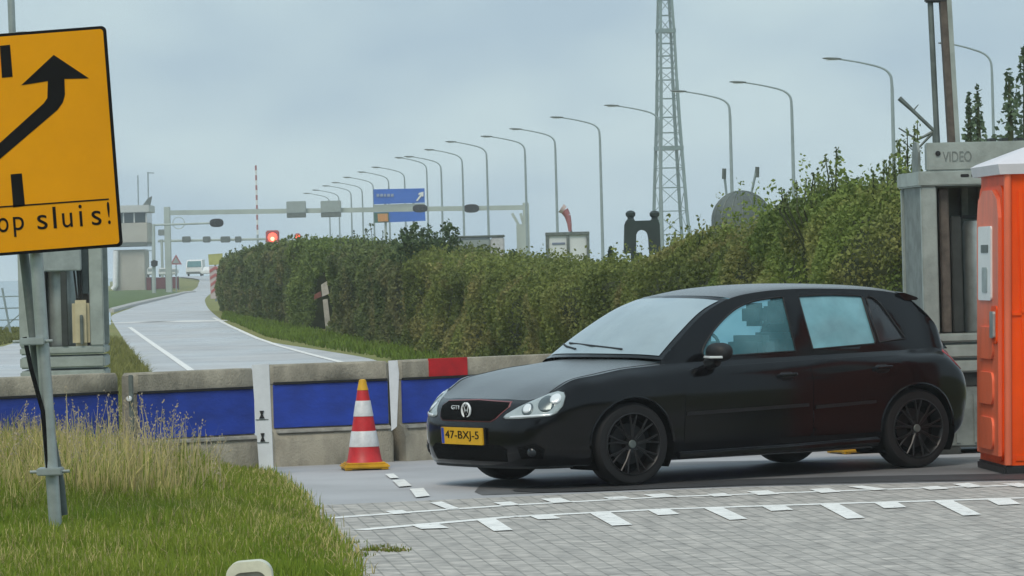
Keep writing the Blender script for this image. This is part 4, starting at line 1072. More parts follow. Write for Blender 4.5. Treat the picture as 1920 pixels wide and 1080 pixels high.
# farther gantry
Z3 = 430; q0 = P(300, 452, Z3)
t = thing('gantry', 'thin distant gantry carrying four small grey signal boxes', 'gantry', (q0.x, Z3, 0))
def l3(px, py): return P(px, py, Z3) - Vector((q0.x, Z3, 0))
MB().tube([l3(296, 452), l3(500, 448)], .13, n=6).build('beam', M['gantry'], t)
for xx in (303, 500): MB().tube([(l3(xx, 450).x, 0, 0), l3(xx, 449)], .15, n=8).build('column', M['gantry'], t)
for xx, w_ in ((350, 16), (388, 14), (423, 18), (447, 12), (304, 14)):
    p = l3(xx, 449 if xx != 304 else 436); MB().bbox(p.x - w_ * .028, p.x + w_ * .028, -.5, -.1, p.z - .32, p.z + .32, .06).build('signal_box', M['galv_dark' if xx != 304 else 'vt_mid'], t)

# ---- red signal lights above the hedge
def emis(name, c, s):
    m = bpy.data.materials.new(name); m.use_nodes = True; b = m.node_tree.nodes['Principled BSDF']
    b.inputs['Base Color'].default_value = (*c, 1); b.inputs['Emission Color'].default_value = (*c, 1); b.inputs['Emission Strength'].default_value = s; return m
M['redlight'] = emis('red_signal_light', (1.0, .10, .06), 1.5)
M['redcore'] = emis('signal_lamp_core', (1.0, .5, .3), 1.6)
for lab, px, py, r in (('bright red signal light above the left part of the hedge', 511, 444, 11), ('smaller red signal light half hidden by hedge leaves', 558, 443, 5)):
    Y = 300; p = P(px, py, Y); R_ = r * Y / F
    t = thing('red_signal', lab, 'signal light', (p.x, Y, 0), 0, 'red signal lights above the hedge')
    MB().tube([(0, .1, 0), (0, .1, p.z)], .07, n=8).build('post', M['lamp_grey'], t)
    h = MB().bbox(-R_ * 1.15, R_ * 1.15, -.05, .25, p.z - R_ * 1.1, p.z + R_ * 1.1, .08).build('housing', mat('faded_red_housing', (.45, .10, .10), .5), t)
    MB().lathe([(R_ * .8, 0), (R_ * .75, .05), (R_ * .3, .1), (.02, .11)], 20, Matrix.Translation((0, -.05, p.z - R_ * .1)) @ Matrix.Rotation(pi / 2, 4, 'X')).build('lens', M['redlight'], t, smooth=True)
    MB().lathe([(R_ * .35, 0), (R_ * .3, .05), (.02, .08)], 14, Matrix.Translation((0, -.15, p.z - R_ * .35)) @ Matrix.Rotation(pi / 2, 4, 'X')).build('lamp', M['redcore'], t, smooth=True)

# ---- blue road sign
M['rblue'] = mat('road_sign_blue', (.010, .13, .60), .5, 0, .08, .4)
Zb = 392; q0 = P(748, 440, Zb)
t = thing('road_sign', 'big blue road sign in two panels with a white arrow behind the gantry', 'road sign', (q0.x, Zb, 0))
def lb(px, py): return P(px, py, Zb) - Vector((q0.x, Zb, 0))
def panel(name, pts, mat_, off=0, parent=None):
    return MB().prism([(lb(*p).x, lb(*p).z) for p in pts], .08, Matrix.Translation((0, -off, 0)) @ Matrix(((1, 0, 0, 0), (0, 0, 1, 0), (0, 1, 0, 0), (0, 0, 0, 1)))).build(name, mat_, parent or t)
for xx in (722, 775): MB().tube([(lb(xx, 440).x, .3, 0), (lb(xx, 360).x, .3, lb(xx, 360).z)], .13, n=8).build('post', M['gantry'], t)
panel('upper_panel', [(700, 355), (796, 353), (796.5, 380), (700.5, 383)], M['rblue'])
panel('middle_strip', [(700.5, 384), (796.5, 381), (797, 395), (701, 397)], M['galv'])
panel('lower_panel', [(701, 398), (797, 396), (798, 414), (702, 418)], M['rblue'])
panel('green_field', [(701, 398.5), (729, 398), (730, 417), (702, 418)], mat('road_sign_green', (.04, .14, .10), .5), .09)
panel('orange_symbol', [(708, 401), (727, 400.5), (728, 415), (709, 415.5)], mat('road_sign_orange', (.62, .28, .08), .5), .18)
panel('arrow', [(780, 376), (788, 365), (784, 365), (785, 362), (794, 359), (794, 368), (791, 369), (791, 367), (783, 377)], M['white'], .09)
M['pale_letters'] = mat('pale_sign_lettering', (.30, .38, .55), .5)
for k, (xa, xb) in enumerate(((706, 711), (713, 718), (720, 724), (726, 731), (733, 738))):
    panel('lettering', [(xa, 363.5), (xb, 363.3), (xb, 368.5), (xa, 368.7)], M['pale_letters'], .09)

# ---- thin red-white striped mast and small antennas
def striped(label, px, y0, y1, Y, r, n=8):
    a_ = P(px, y0, Y); b_ = P(px + 1, y1, Y); t = thing('striped_mast', label, 'mast', (b_.x, Y, 0))
    MB().tube([(0, 0, 0), (0, 0, b_.z)], r * 1.1, n=6).build('foot_pipe', M['lamp_grey'], t)
    for k in range(n):
        za, zb_ = b_.z + (a_.z - b_.z) * k / n, b_.z + (a_.z - b_.z) * (k + 1) / n
        MB().tube([(0, 0, za), (0, 0, zb_)], r, n=6).build('band', M['red_far'] if k % 2 else M['white'], t)
M['red_far'] = mat('faded_red_paint', (.42, .16, .17), .6)
striped('thin red and white striped mast above the road', 482, 310, 440, 480, .13, 14)

# ---- control tower building
Zt = 405; q0 = P(248, 550, Zt); z0 = q0.z
M['render'] = mat('beige_render', (.46, .45, .40), .85, 0, .1, .4)
M['roofband'] = mat('pale_roof_band', (.56, .58, .57), .6, 0, .08, .5)
M['darkglass'] = mat('dark_window_glass', (.03, .06, .07), .12, 0, .2, .3)
t = thing('control_tower', 'beige control tower with a dark window band behind the yellow sign', 'tower', (q0.x, Zt, 0))
def lt_(px, py, Y=Zt): return P(px, py, Y) - Vector((q0.x, Zt, 0))
x0, x1 = lt_(214, 550).x, lt_(273, 550).x
MB().bbox(x0, x1, 0, 5, -.2, lt_(250, 468).z, .06).build('shaft', M['render'], t)
xa, xb = lt_(200, 440).x, lt_(277, 440).x
MB().bbox(xa, xb, -.6, 5.6, lt_(250, 462).z, lt_(250, 455).z - .003, .03).build('cornice', M['galv_dark'], t)
MB().bbox(xa, xb, -.5, 5.5, lt_(250, 455).z, lt_(250, 418).z, .05).build('parapet', M['render'], t)
wb = MB().bbox(xa + .05, lt_(276, 410).x, -.4, 5.4, lt_(250, 418).z + .003, lt_(250, 399).z, .03).build('window_band', M['darkglass'], t)
for xx in (232, 252, 274.5): MB().bbox(lt_(xx, 400).x - .07, lt_(xx, 400).x + .07, -.44, -.39, lt_(250, 418).z + .01, lt_(250, 399).z - .01, .01).build('mullion', M['roofband'], wb)
MB().bbox(xa - .2, lt_(281, 395).x, -.8, 5.8, lt_(250, 399).z + .003, lt_(250, 385).z, .06).build('roof', M['roofband'], t)
m = MB(); m.prism([(lt_(266, 387).x, lt_(266, 387).z), (lt_(280, 387).x, lt_(280, 387).z), (lt_(284, 368).x, lt_(284, 368).z), (lt_(277, 372).x, lt_(277, 372).z)], .9, Matrix(((1, 0, 0, 0), (0, 0, 1, 0), (0, 1, 0, 0), (0, 0, 0, 1)))); m.build('roof_fin', M['galv_dark'], t)
m = MB(); m.tube([(lt_(218, 480).x, -.4, lt_(218, 470).z), (lt_(217, 520).x, -.4, lt_(217, 536).z), (lt_(212, 543).x, -.4, lt_(212, 543).z)], .28, n=10); m.build('drain_pipe', M['white'], t, smooth=True)
for px_, py_ in ((256, 328), (275, 322)):
    a_ = lt_(px_, 385); b_ = lt_(px_ - 1, py_); m = MB(); m.tube([a_ + Vector((0, 2, 0)), b_ + Vector((0, 2, 0))], .07, n=6)
    if px_ == 275: m.tube([b_ + Vector((-.1, 2, -.05)), b_ + Vector((.6, 2, -.1))], .05, n=6)
    m.build('antenna', M['lamp_grey'], t)
m = MB()
for yy in (470, 460): m.tube([lt_(276, yy) + Vector((0, -.5, 0)), lt_(290, yy) + Vector((0, -.5, 0))], .05, n=5)
m.build('walkway_rail', M['lamp_grey'], t)

# ---- white structure, red fence panels, warning sign, vehicles at the far end
Zf = 395; gz_ = lambda px, py, Y=Zf: P(px, py, Y)
M['maroon'] = mat('dark_red_panel', (.16, .05, .06), .6, 0, .2, 1)
for i, (xa, xb, ya, yb, lab) in enumerate(((275, 283, 520, 545, 'dark red fence panel touching the control tower'), (292, 310, 520, 542, 'dark red fence panel left of the gantry column'), (321, 334, 519, 541, 'dark red fence panel right of the gantry column'))):
    a_, b_ = P(xa, yb, Zf), P(xb, ya, Zf); t = thing('fence_panel', lab, 'fence panel', (a_.x, Zf, 0), 0, 'dark red fence panels')
    MB().bbox(0, b_.x - a_.x, 0, .12, a_.z, b_.z, .03).build('panel', M['maroon'], t)
    MB().bbox(-.06, .06, .13, .25, -.2, b_.z + .05, .02).build('post', M['galv_dark'], t)
    MB().bbox(b_.x - a_.x - .06, b_.x - a_.x + .06, .13, .25, -.2, b_.z + .05, .02).build('post', M['galv_dark'], t)
for i, (xa, xb, ya, yb, lab) in enumerate(((276, 287, 501, 519, 'white van front beside the control tower'), (297, 312, 502, 519, 'white van behind the fence panel'), (319, 331, 503, 518, 'small white van below the warning triangle'))):
    Y = 402; a_, b_ = P(xa, yb, Y), P(xb, ya, Y); t = thing('parked_van', lab, 'van', (a_.x, Y, a_.z), 0, 'white vans parked at the control tower')
    w_, h_ = b_.x - a_.x, b_.z - a_.z
    MB().bbox(0, w_, 0, 2.5, .15, h_, .12).build('body', M['white'], t)
    MB().bbox(.12 * w_, .88 * w_, -.02, .05, h_ * .55, h_ * .88, .02).build('windscreen', M['galv'], t)
    for sx in (.15, .85): MB().lathe([(.02, -.1), (.16, -.08), (.16, .08), (.02, .1)], 12, Matrix.Translation((w_ * sx, .4, .16)) @ Matrix.Rotation(pi / 2, 4, 'Y')).build('wheel', M['black'], t)
# warning triangle
Y = 385; q0 = P(330, 530, Y); t = thing('warning_sign', 'triangular red-edged warning sign on a grey post beside the gantry column', 'road sign', (q0.x, Y, 0))
def lw(px, py): return P(px, py, Y) - Vector((q0.x, Y, 0))
MB().tube([(0, .12, 0), lw(330, 495) + Vector((0, .12, 0))], .06, n=6).build('post', M['lamp_grey'], t)
Mx2 = Matrix(((1, 0, 0, 0), (0, 0, 1, 0), (0, 1, 0, 0), (0, 0, 0, 1)))
MB().prism([(lw(319, 496).x, lw(319, 496).z), (lw(341, 496).x, lw(341, 496).z), (lw(330, 477).x, lw(330, 477).z)], .05, Mx2).build('plate', mat('faded_sign_red', (.40, .12, .13), .6), t)
MB().prism([(lw(323, 493.5).x, lw(323, 493.5).z), (lw(337, 493.5).x, lw(337, 493.5).z), (lw(330, 482).x, lw(330, 482).z)], .02, Matrix.Translation((0, -.025, 0)) @ Mx2).build('face', M['galv'], t)
# oncoming white van with teal windscreen
Y = 470; a_, b_ = P(349, 518, Y), P(379, 486, Y); w_, h_ = b_.x - a_.x, b_.z - a_.z
t = thing('oncoming_van', 'white van with teal windscreen coming along the far road', 'van', (a_.x, Y, a_.z))
vs = [(0, 0, .25), (w_, 0, .25), (w_, 0, h_ * .50), (0, 0, h_ * .50), (.08, .6, h_ * .95), (w_ - .08, .6, h_ * .95), (w_ - .05, 4.5, h_), (.05, 4.5, h_), (0, 4.5, .25), (w_, 4.5, .25)]
MB().add(vs, [(0, 1, 2, 3), (3, 2, 5, 4), (4, 5, 6, 7), (8, 7, 6, 9), (1, 9, 6, 5, 2), (0, 3, 4, 7, 8), (0, 8, 9, 1)]).build('body', M['white'], t)
gq = MB(); gq.add([(.12, .06, h_ * .55), (w_ - .12, .06, h_ * .55), (w_ - .18, .52, h_ * .90), (.18, .52, h_ * .90), (.12, .10, h_ * .55), (w_ - .12, .10, h_ * .55), (w_ - .18, .56, h_ * .90), (.18, .56, h_ * .90)], [(0, 1, 2, 3), (7, 6, 5, 4), (0, 4, 5, 1), (1, 5, 6, 2), (2, 6, 7, 3), (3, 7, 4, 0)])
for i_ in range(len(gq.v)): x_, y_, z_ = gq.v[i_]; gq.v[i_] = (x_, y_ - .09, z_)
gq.build('windscreen', mat('teal_windscreen', (.06, .20, .22), .2), t)
for sx in (.12, .88): MB().lathe([(.02, -.12), (.33, -.1), (.33, .1), (.02, .12)], 14, Matrix.Translation((w_ * sx, .8, .33)) @ Matrix.Rotation(pi / 2, 4, 'Y')).build('wheel', M['black'], t)
MB().bbox(.05, w_ - .05, -.06, -.005, .25, .5, .02).build('bumper', M['galv_dark'], t)
Y = 455; a_, b_ = P(376, 517, Y), P(400, 500, Y); w_, h_ = b_.x - a_.x, b_.z - a_.z
t = thing('parked_car', 'low white car just right of the oncoming van', 'car', (a_.x, Y, a_.z))
MB().bbox(0, w_, 0, 3.8, .18, h_ * .62, .1).build('body', M['white'], t)
MB().add([(.15, .9, h_ * .6), (w_ - .15, .9, h_ * .6), (w_ - .15, 3.4, h_ * .6), (.15, 3.4, h_ * .6), (.3, 1.4, h_), (w_ - .3, 1.4, h_), (w_ - .3, 2.9, h_), (.3, 2.9, h_)], [(0, 1, 5, 4), (1, 2, 6, 5), (2, 3, 7, 6), (3, 0, 4, 7), (4, 5, 6, 7)]).build('cabin', M['white'], t)
for sx in (.14, .86): MB().lathe([(.02, -.1), (.3, -.08), (.3, .08), (.02, .1)], 14, Matrix.Translation((w_ * sx, .6, .3)) @ Matrix.Rotation(pi / 2, 4, 'Y')).build('wheel', M['black'], t)
# yellow and red-white chevron board at the left end of the hedge
Y = 250; q0 = P(405, 560, Y); t = thing('chevron_board', 'yellow-topped red and white striped board at the far end of the hedge', 'marker board', (q0.x, Y, 0))
def lc(px, py): p = P(px, py, Y) - Vector((q0.x, Y, 0)); return (p.x, p.z)
MB().prism([lc(392, 497), lc(418, 496), lc(417, 475), lc(390, 477)], .06, Mx2).build('yellow_plate', mat('chevron_yellow', (.45, .46, .16), .6, 0, .2, .9), t)
MB().prism([lc(395, 560), lc(414, 560), lc(416, 498), lc(392, 499)], .06, Mx2).build('striped_plate', mat('chevron_pale', (.55, .48, .48), .6, 0, .1, .9), t)
M['chev_red'] = mat('chevron_red', (.42, .13, .13), .6)
for k in range(4):
    y_ = 503 + k * 13
    MB().prism([lc(393 + k, y_ + 9), lc(404, y_ + 2), lc(414, y_ + 9), lc(414, y_ + 3), lc(404, y_ - 4), lc(393 + k, y_ + 3)], .02, Matrix.Translation((0, -.025, 0)) @ Mx2).build('stripe', M['chev_red'], t)
MB().tube([(0, .15, 0), (0, .15, lc(400, 480)[1])], .07, n=6).build('post', M['lamp_grey'], t)
# small white marker posts in the hedge
for lab, px_, ya, yb, Y, w_ in (('slim white marker post in front of the farthest dark hedge bush', 441, 527, 568, 168, 8),):
    a_, b_ = P(px_ - w_ / 2, yb, Y), P(px_ + w_ / 2, ya, Y); t = thing('marker_post', lab, 'marker post', ((a_.x + b_.x) / 2, Y, 0))
    MB().bbox(-w_ * Y / F / 2, w_ * Y / F / 2, -.03, .03, 0, b_.z, .015).build('post', mat('aged_white_post', (.50, .48, .40), .7), t)
    MB().bbox(-w_ * Y / F / 2.4, w_ * Y / F / 2.4, -.045, -.028, b_.z - .3, b_.z - .12, .004).build('reflector', M['galv'], t)
Y = hz(611) - .7; q0 = P(612, 616, Y); t = thing('marker_post', 'leaning white post with reddish top inside the dark hedge hollow', 'marker post', (q0.x, Y, 0))
def lm(px, py): p = P(px, py, Y) - Vector((q0.x, Y, 0)); return (p.x, max(0, p.z))
MB().prism([lm(611, 622), lm(621, 620), lm(614, 560), (lm(605, 562))], .05, Mx2).build('post', mat('aged_white_post', (.52, .50, .45), .7, 0, .2, 4), t)
MB().prism([lm(604, 556), lm(617, 551), lm(613, 527), lm(602, 534)], .05, Mx2).build('post_top', mat('aged_white_post', (.58, .55, .50), .7, 0, .2, 4), t)
MB().prism([lm(588, 562), lm(603, 556), lm(601, 546), lm(590, 552)], .04, Mx2).build('reddish_plate', mat('brownish_red', (.24, .09, .07), .7, 0, .2, 4), t)

# ---- things standing behind the hedge
# grey lorry body
Y = 150; a_, b_ = P(842, 500, Y), P(920, 446, Y); t = thing('lorry', 'grey lorry body with a pale end panel behind the hedge', 'lorry', (a_.x, Y, 0)); w_ = b_.x - a_.x
bd = MB().bbox(0, w_, 0, 2.4, .9, b_.z, .06).build('cargo_body', mat('grey_lorry_side', (.26, .30, .30), .5, 0, .1, 1), t)
MB().bbox(w_ + .002, w_ + .50, .0, 2.4, .9, b_.z + .02, .04).build('end_panel', mat('pale_lorry_end', (.52, .53, .56), .5), t)
MB().bbox(-.02, w_ + .52, -.03, 2.43, b_.z + .022, b_.z + .10, .02).build('roof_edge', M['galv_dark'], t)
for xx in (.4, 1.0): MB().lathe([(.03, -.12), (.48, -.1), (.48, .1), (.03, .12)], 18, Matrix.Translation((xx, .15, .48)) @ Matrix.Rotation(pi / 2, 4, 'X')).build('wheel', M['black'], t)
# yellow machine part
Y = 120; a_ = P(835, 478, Y); t = thing('yellow_machine', 'small piece of yellow machinery showing above the hedge beside the lorry', 'machine', (a_.x, Y, 0))
def ly(px, py): p = P(px, py, Y) - Vector((a_.x, Y, 0)); return (p.x, p.z)
M['myellow'] = mat('machine_yellow', (.60, .40, .02), .5, 0, .15, 2)
MB().prism([ly(818, 470), ly(846, 476), ly(848, 460), ly(840, 455), ly(828, 458), ly(822, 455)], .4, Mx2).build('boom', M['myellow'], t)
MB().bbox(-.25, .25, 0, .6, 0, ly(835, 472)[1], .04).build('column', M['myellow'], t)
# white cabin with dark frame
Y = 170; a_, b_ = P(1027, 500, Y), P(1102, 434, Y); t = thing('site_cabin', 'white cabin with a thin dark frame behind the hedge', 'cabin', (a_.x, Y, 0)); w_, h_ = b_.x - a_.x, b_.z
MB().bbox(.06, w_ - .06, .05, 2.4, .2, h_ - .1, .03).build('wall', mat('white_cabin_panel', (.66, .70, .72), .5, 0, .05, .6), t)
fr = MB()
for x_ in (0, w_ * .51, w_): fr.bbox(x_ - .06, x_ + .06, -.03, .05, 0, h_, .015)
fr.bbox(-.07, w_ + .07, -.05, .05, h_ - .14, h_, .015); fr.build('frame', M['galv_dark'], t)
MB().bbox(w_ * .12, w_ * .44, .02, .06, P(1040, 459, Y).z, P(1040, 455, Y).z, .01).build('window_slit', mat('slate_stripe', (.20, .24, .34), .5), t)
# windsock
Y = 176; p0 = P(1070, 434, Y); t = thing('windsock', 'limp red and white windsock above the white cabin', 'windsock', (p0.x, Y, 0))
def lk(px, py): return P(px, py, Y) - Vector((p0.x, Y, 0))
MB().tube([(0, 0, 0), lk(1071, 432)], .05, n=8).build('pole', M['galv_dark'], t)
pts = [lk(1069, 434), lk(1067.5, 418), lk(1064, 404), lk(1058, 394), lk(1052, 390)]
for k in range(4): MB().tube([pts[k], pts[k + 1]], [.075 + .035 * k, .075 + .035 * (k + 1)], n=10).build('sleeve', M['red_far'] if k != 3 else mat('faded_white_cloth', (.58, .46, .44), .8), t, smooth=True)
# dark twin-post gate
Y = 115; q0 = P(1204, 470, Y); t = thing('twin_post_gate', 'dark green-black gate with two knobbed posts and an arched opening', 'gate', (q0.x, Y, 0))
def lg(px, py): p = P(px, py, Y) - Vector((q0.x, Y, 0)); return (p.x, p.z)
M['gate'] = mat('dark_green_iron', (.018, .035, .032), .55, .1, .2, 2)
arch = [(1193, 475), (1193, 446)] + [(1204 + 11 * cos(a) * -1, 442 - 11 * sin(a)) for a in np.linspace(.2, pi - .2, 9)] + [(1216, 446), (1218, 475)]
poly_ = [(1170, 475), (1171, 422), (1174, 414), (1186, 412), (1190, 414), (1221, 413), (1225, 411), (1234, 412), (1237, 420), (1239, 475)] + arch[::-1]
MB().prism([lg(*p) for p in poly_], .5, Mx2).build('frame', M['gate'], t)
for xx in (1183, 1228):
    a_ = lg(xx, 413); b_ = lg(xx, 393); h_ = b_[1] - a_[1]
    MB().lathe([(.12, 0), (.12, h_ * .1), (.09, h_ * .2), (.09, h_ * .35), (.135, h_ * .5), (.14, h_ * .75), (.10, h_ * .92), (.02, h_)], 14, Matrix.Translation((a_[0], .25, a_[1] - .02))).build('knob', M['gate'], t, smooth=True)
MB().bbox(lg(1171, 0)[0], lg(1192, 0)[0], .0, .5, 0, lg(1180, 474)[1], .02).build('footing', M['gate'], t); MB().bbox(lg(1219, 0)[0], lg(1238, 0)[0], .0, .5, 0, lg(1180, 474)[1], .02).build('footing', M['gate'], t)
# grey domed turret
Y = 75; cx_ = P(1394, 430, Y); zt_ = P(1394, 357, Y).z; R_ = 56 * Y / F
t = thing('domed_turret', 'rounded grey steel dome rising above the hedge right of the lattice mast', 'dome', (cx_.x, Y + R_, 0))
M['dome'] = mat('weathered_dome_steel', (.135, .165, .16), .75, 0, .22, 1.2, .4, 8, stretch=(1, 1, .3))
prof = [(R_ * 1.02, 0), (R_ * 1.02, zt_ - R_ * 1.02)] + [(R_ * cos(a), zt_ - R_ + R_ * sin(a)) for a in np.linspace(.02, pi / 2 - .03, 12)]
MB().lathe(prof, 40).build('shell', M['dome'], t, smooth=True)
sm = MB()
for k in range(16):
    a = 2 * pi * k / 16; sm.tube([(R_ * 1.005 * cos(e) * cos(a), R_ * 1.005 * cos(e) * sin(a), zt_ - R_ + R_ * 1.005 * sin(e)) for e in np.linspace(0, 1.5, 9)], .012, n=5)
sm.build('seam', M['galv_dark'], t)
for lab, px_, y_, dx in (('thin leaning antenna stick left above the grey dome', 1357, 318, 5), ('thin leaning antenna stick right above the grey dome', 1419, 315, -10)):
    a_ = P(px_ + dx, 362, 78); b_ = P(px_, y_, 78); t = thing('antenna_stick', lab, 'antenna', (a_.x, 80, 0), 0, 'antenna sticks above the grey dome')
    ol_ = Vector((a_.x, 80, 0)); MB().tube([(0, -2, 0), a_ - ol_, b_ - ol_], [.03, .025, .03], n=6).build('rod', M['lamp_grey'], t)
    MB().tube([b_ - ol_ - Vector((0, 0, .18)), b_ - ol_ + Vector((.01, 0, .02))], .045, n=6).build('head', M['galv_dark'], t)
# low green domes behind the hedge
for lab, px_, y_, r_ in (('low dark green rounded bush behind the hedge left of the cabin', 962, 468, 26), ('small dark bush behind the hedge right of the cabin', 1145, 462, 10)):
    Y = 100; p0 = P(px_, y_, Y); R_ = r_ * Y / F; t = thing('round_bush', lab, 'bush', (p0.x, Y, 0), 0, 'round bushes behind the hedge')
    n = 3500; d_ = rng.normal(size=(n, 3)); d_ /= np.linalg.norm(d_, axis=1)[:, None]; C = d_ * np.array([R_, R_, p0.z * .5]) * rng.uniform(.75, 1.0, (n, 1)) + np.array([0, 0, p0.z * .5])
    V_, F_, C_ = leaf_quads(C, .08, np.array([.05, .085, .05]) * rng.uniform(.6, 1.3, (n, 1))); scatter_mesh('foliage', V_, F_, M['leaf'], t, C_)
    MB().tube([(0, 0, 0), (0, 0, p0.z * .6)], .06, n=6).build('stem', M['twig'], t)

# fence and rail at the far left
Y = 120; q0 = P(5, 620, Y); t = thing('rail_fence', 'thin pale rail fence by the water at the left edge', 'fence', (q0.x, Y, 0))
def lf(px, py): return P(px, py, Y) - Vector((q0.x, Y, 0))
for xx in (-60, 4, 70): MB().tube([(lf(xx, 0).x, 0, 0), lf(xx, 540)], .035, n=6).build('post', M['lamp_grey'], t)
m = MB()
for yy in (556, 578, 600): m.tube([lf(-70, yy + 2), lf(80, yy - 2)], .02, n=5)
m.build('rail', M['lamp_grey'], t)
m = MB(); m.tube([lf(4, 618), lf(70, 560)], .02, n=5); m.build('brace', M['lamp_grey'], t)
# ================================================================ CAR
M['paint_black'] = mat('black_car_paint', (.003, .003, .004), .16, 0, .1, 3, spec=.30)
_b = M['paint_black'].node_tree.nodes['Principled BSDF']; _b.inputs['Sheen Weight'].default_value = .45; _b.inputs['Sheen Roughness'].default_value = .25; _b.inputs['Sheen Tint'].default_value = (.85, .92, 1, 1)
M['trim'] = mat('black_trim', (.006, .006, .007), .6, 0, .1, 8)
M['tyre'] = mat('tyre_rubber', (.008, .008, .009), .85, 0, .15, 10)
M['rim'] = mat('black_wheel_rim', (.014, .014, .015), .4, .3, .1, 8)
M['chrome'] = mat('chrome', (.80, .82, .83), .35, .4, .03, 8)
M['under'] = mat('underbody_dark', (.003, .003, .003), .95, spec=.05)
def glass_mat(name, c, rough, var=.15, scale=2.5):
    return mat(name, c, rough, 0, var, scale, spec=.6)
M['ws'] = glass_mat('skylit_windscreen', (.33, .42, .47), .12, .10, 1.5)  # pale base stands in for the sky reflected in the windscreen
M['sg'] = glass_mat('teal_side_glass', (.19, .42, .49), .14, .17, 2.6)  # opaque teal base, slightly mottled
M['qg'] = glass_mat('dark_tinted_glass', (.022, .027, .032), .12)
TH = radians(33.3)
fw = G(1190, 914)                              # contact of the near front wheel
ax, ay = Vector((cos(TH), sin(TH), 0)), Vector((-sin(TH), cos(TH), 0))
CU = 2.1
KS = 1.042
org = fw - (ax * (.87 - CU) + ay * (-.86)) * KS
car = thing('parked_car', 'black five-door hatchback with black wheels standing across the closed road', 'car', (org.x, org.y, .012), TH)
car.scale = (KS, KS, .985)
def X(u, v, z): return (u - CU, -v, z)         # u from the nose, v towards the near side
def Xa(A): B = A.copy(); B[..., 0] -= CU; B[..., 1] *= -1; return B
def mirror(A): B = A.copy(); B[..., 1] *= -1; return B

# rows of the lower body from the sill up; columns run round the plan from nose centre to tail centre
US = [0, 0, 0, 0, .45, .66, .87, 1.10, 1.32, 2.0, 2.8, 3.25, 3.48, 3.74, 0, 0, 0, 0]
def row(uf, w, ur, zf, zs, zr, vs=None, corner=.0):
    """uf/ur nose/tail, w half width, z front/side/rear"""
    c = [(uf, 0, zf), (uf + .015, .32, zf), (uf + .065, .59, zf), (uf + .19 + corner, .755 * w / .87, zf + (zs[0] - zf) * .5)]
    sides = [.45, .66, .87, 1.10, 1.32, 2.0, 2.8, 3.25, 3.48, 3.74]
    wv = vs or [.945, .985, 1.0, .99, .985, .99, .995, 1.0, 1.005, .98]
    for u, k, z in zip(sides, wv, np.interp(sides, [.45, .87, 1.32, 2.8, 3.48, 3.74], zs)): c.append((u, w * k, z))
    c += [(ur - .19, .80 * w / .87, zr + (zs[-1] - zr) * .3), (ur - .07, .60, zr), (ur - .015, .30, zr), (ur, 0, zr)]
    return c
rows = [
    row(.14, .70, 3.95, .165, [.165, .165, .165, .165, .18, .18], .22),
    row(.065, .835, 4.03, .175, [.18, .18, .19, .20, .22, .22], .24),
    row(.02, .865, 4.10, .25, [.26, .27, .28, .29, .30, .30], .32),
    row(.0, .872, 4.135, .38, [.40, .42, .43, .44, .45, .45], .46),
    row(.008, .880, 4.145, .50, [.53, .56, .57, .59, .60, .60], .58),
    row(.05, .880, 4.115, .585, [.64, .69, .715, .74, .75, .75], .72),
    row(.10, .848, 4.045, .640, [.745, .80, .825, .84, .85, .855], .83),
    row(.145, .782, 3.98, .672, [.805, .872, .900, .920, .930, .935], .93, vs=[.925, .945, .958, .965, .97, .985, .985, .965, .945, .90]),
]
NU, NV = 14, 10
A = patch(rows, NU, NV)
WF, WR = .87, 3.448
WZ, RA = .312, .352
def arch_body(A, name_parent=None):
    mb = MB(); Bg = A.reshape(-1, 3).copy(); h, w = A.shape[:2]
    faces = []
    for i in range(h - 1):
        for j in range(w - 1):
            f = [i * w + j, i * w + j + 1, (i + 1) * w + j + 1, (i + 1) * w + j]
            c = Bg[f].mean(0); drop = False
            if c[1] > .5:
                for wu in (WF, WR):
                    if (c[0] - wu) ** 2 + (c[2] - WZ) ** 2 < RA ** 2: drop = True
            if not drop: faces.append(f)
    cnt = {}
    for f in faces:
        for a_, b_ in zip(f, f[1:] + f[:1]):
            k = (min(a_, b_), max(a_, b_)); cnt[k] = cnt.get(k, 0) + 1
    for (a_, b_), c in cnt.items():
        if c == 1:
            for v in (a_, b_):
                for wu in (WF, WR):
                    d = Bg[v][[0, 2]] - np.array([wu, WZ]); r = np.hypot(*d)
                    if Bg[v][1] > .5 and abs(r - RA) < .05 and Bg[v][2] > .17: Bg[v][[0, 2]] = np.array([wu, WZ]) + d / r * RA
    return Bg, faces
Bg, bf = arch_body(A)
bvh = None
body = MB()
for sgn in (1, -1):
    k = len(body.v); body.v += [X(p[0], p[1] * sgn, p[2]) for p in Bg]
    body.f += [tuple(i + k for i in (f if sgn > 0 else f[::-1])) for f in bf]
top = A[-1]                                    # the shoulder line
# bonnet: a grid from the nose edge to the windscreen base
jc = {c: c * NU for c in range(18)}
def tl(c): return top[jc[c]]
cowl_u = 1.20
br = []
def brow(cz, cu, edge, q=(.30, .56), dz=(0.0, -.006), du=(.012, .05)):
    return [(cu, 0, cz), (cu + du[0], q[0], cz + dz[0]), (cu + du[1], q[1], cz + dz[1]), tuple(edge)]
B_rows = [[tuple(tl(0)), tuple(tl(1)), tuple(tl(2)), tuple(tl(3))],
          brow(.782, .40, tl(4), dz=(.002, .004), du=(.0, .02)),
          brow(.858, .66, tl(5), dz=(.0, -.002), du=(.0, .01)),
          brow(.892, .86, tl(6), dz=(.0, -.008), du=(.0, .01)),
          brow(.920, 1.03, tl(7), dz=(.0, -.010), du=(.01, .04)),
          brow(.934, 1.13, top[jc[7] + 9], dz=(-.002, -.012), du=(.015, .06))]
BA = patch(B_rows, 8, 6)
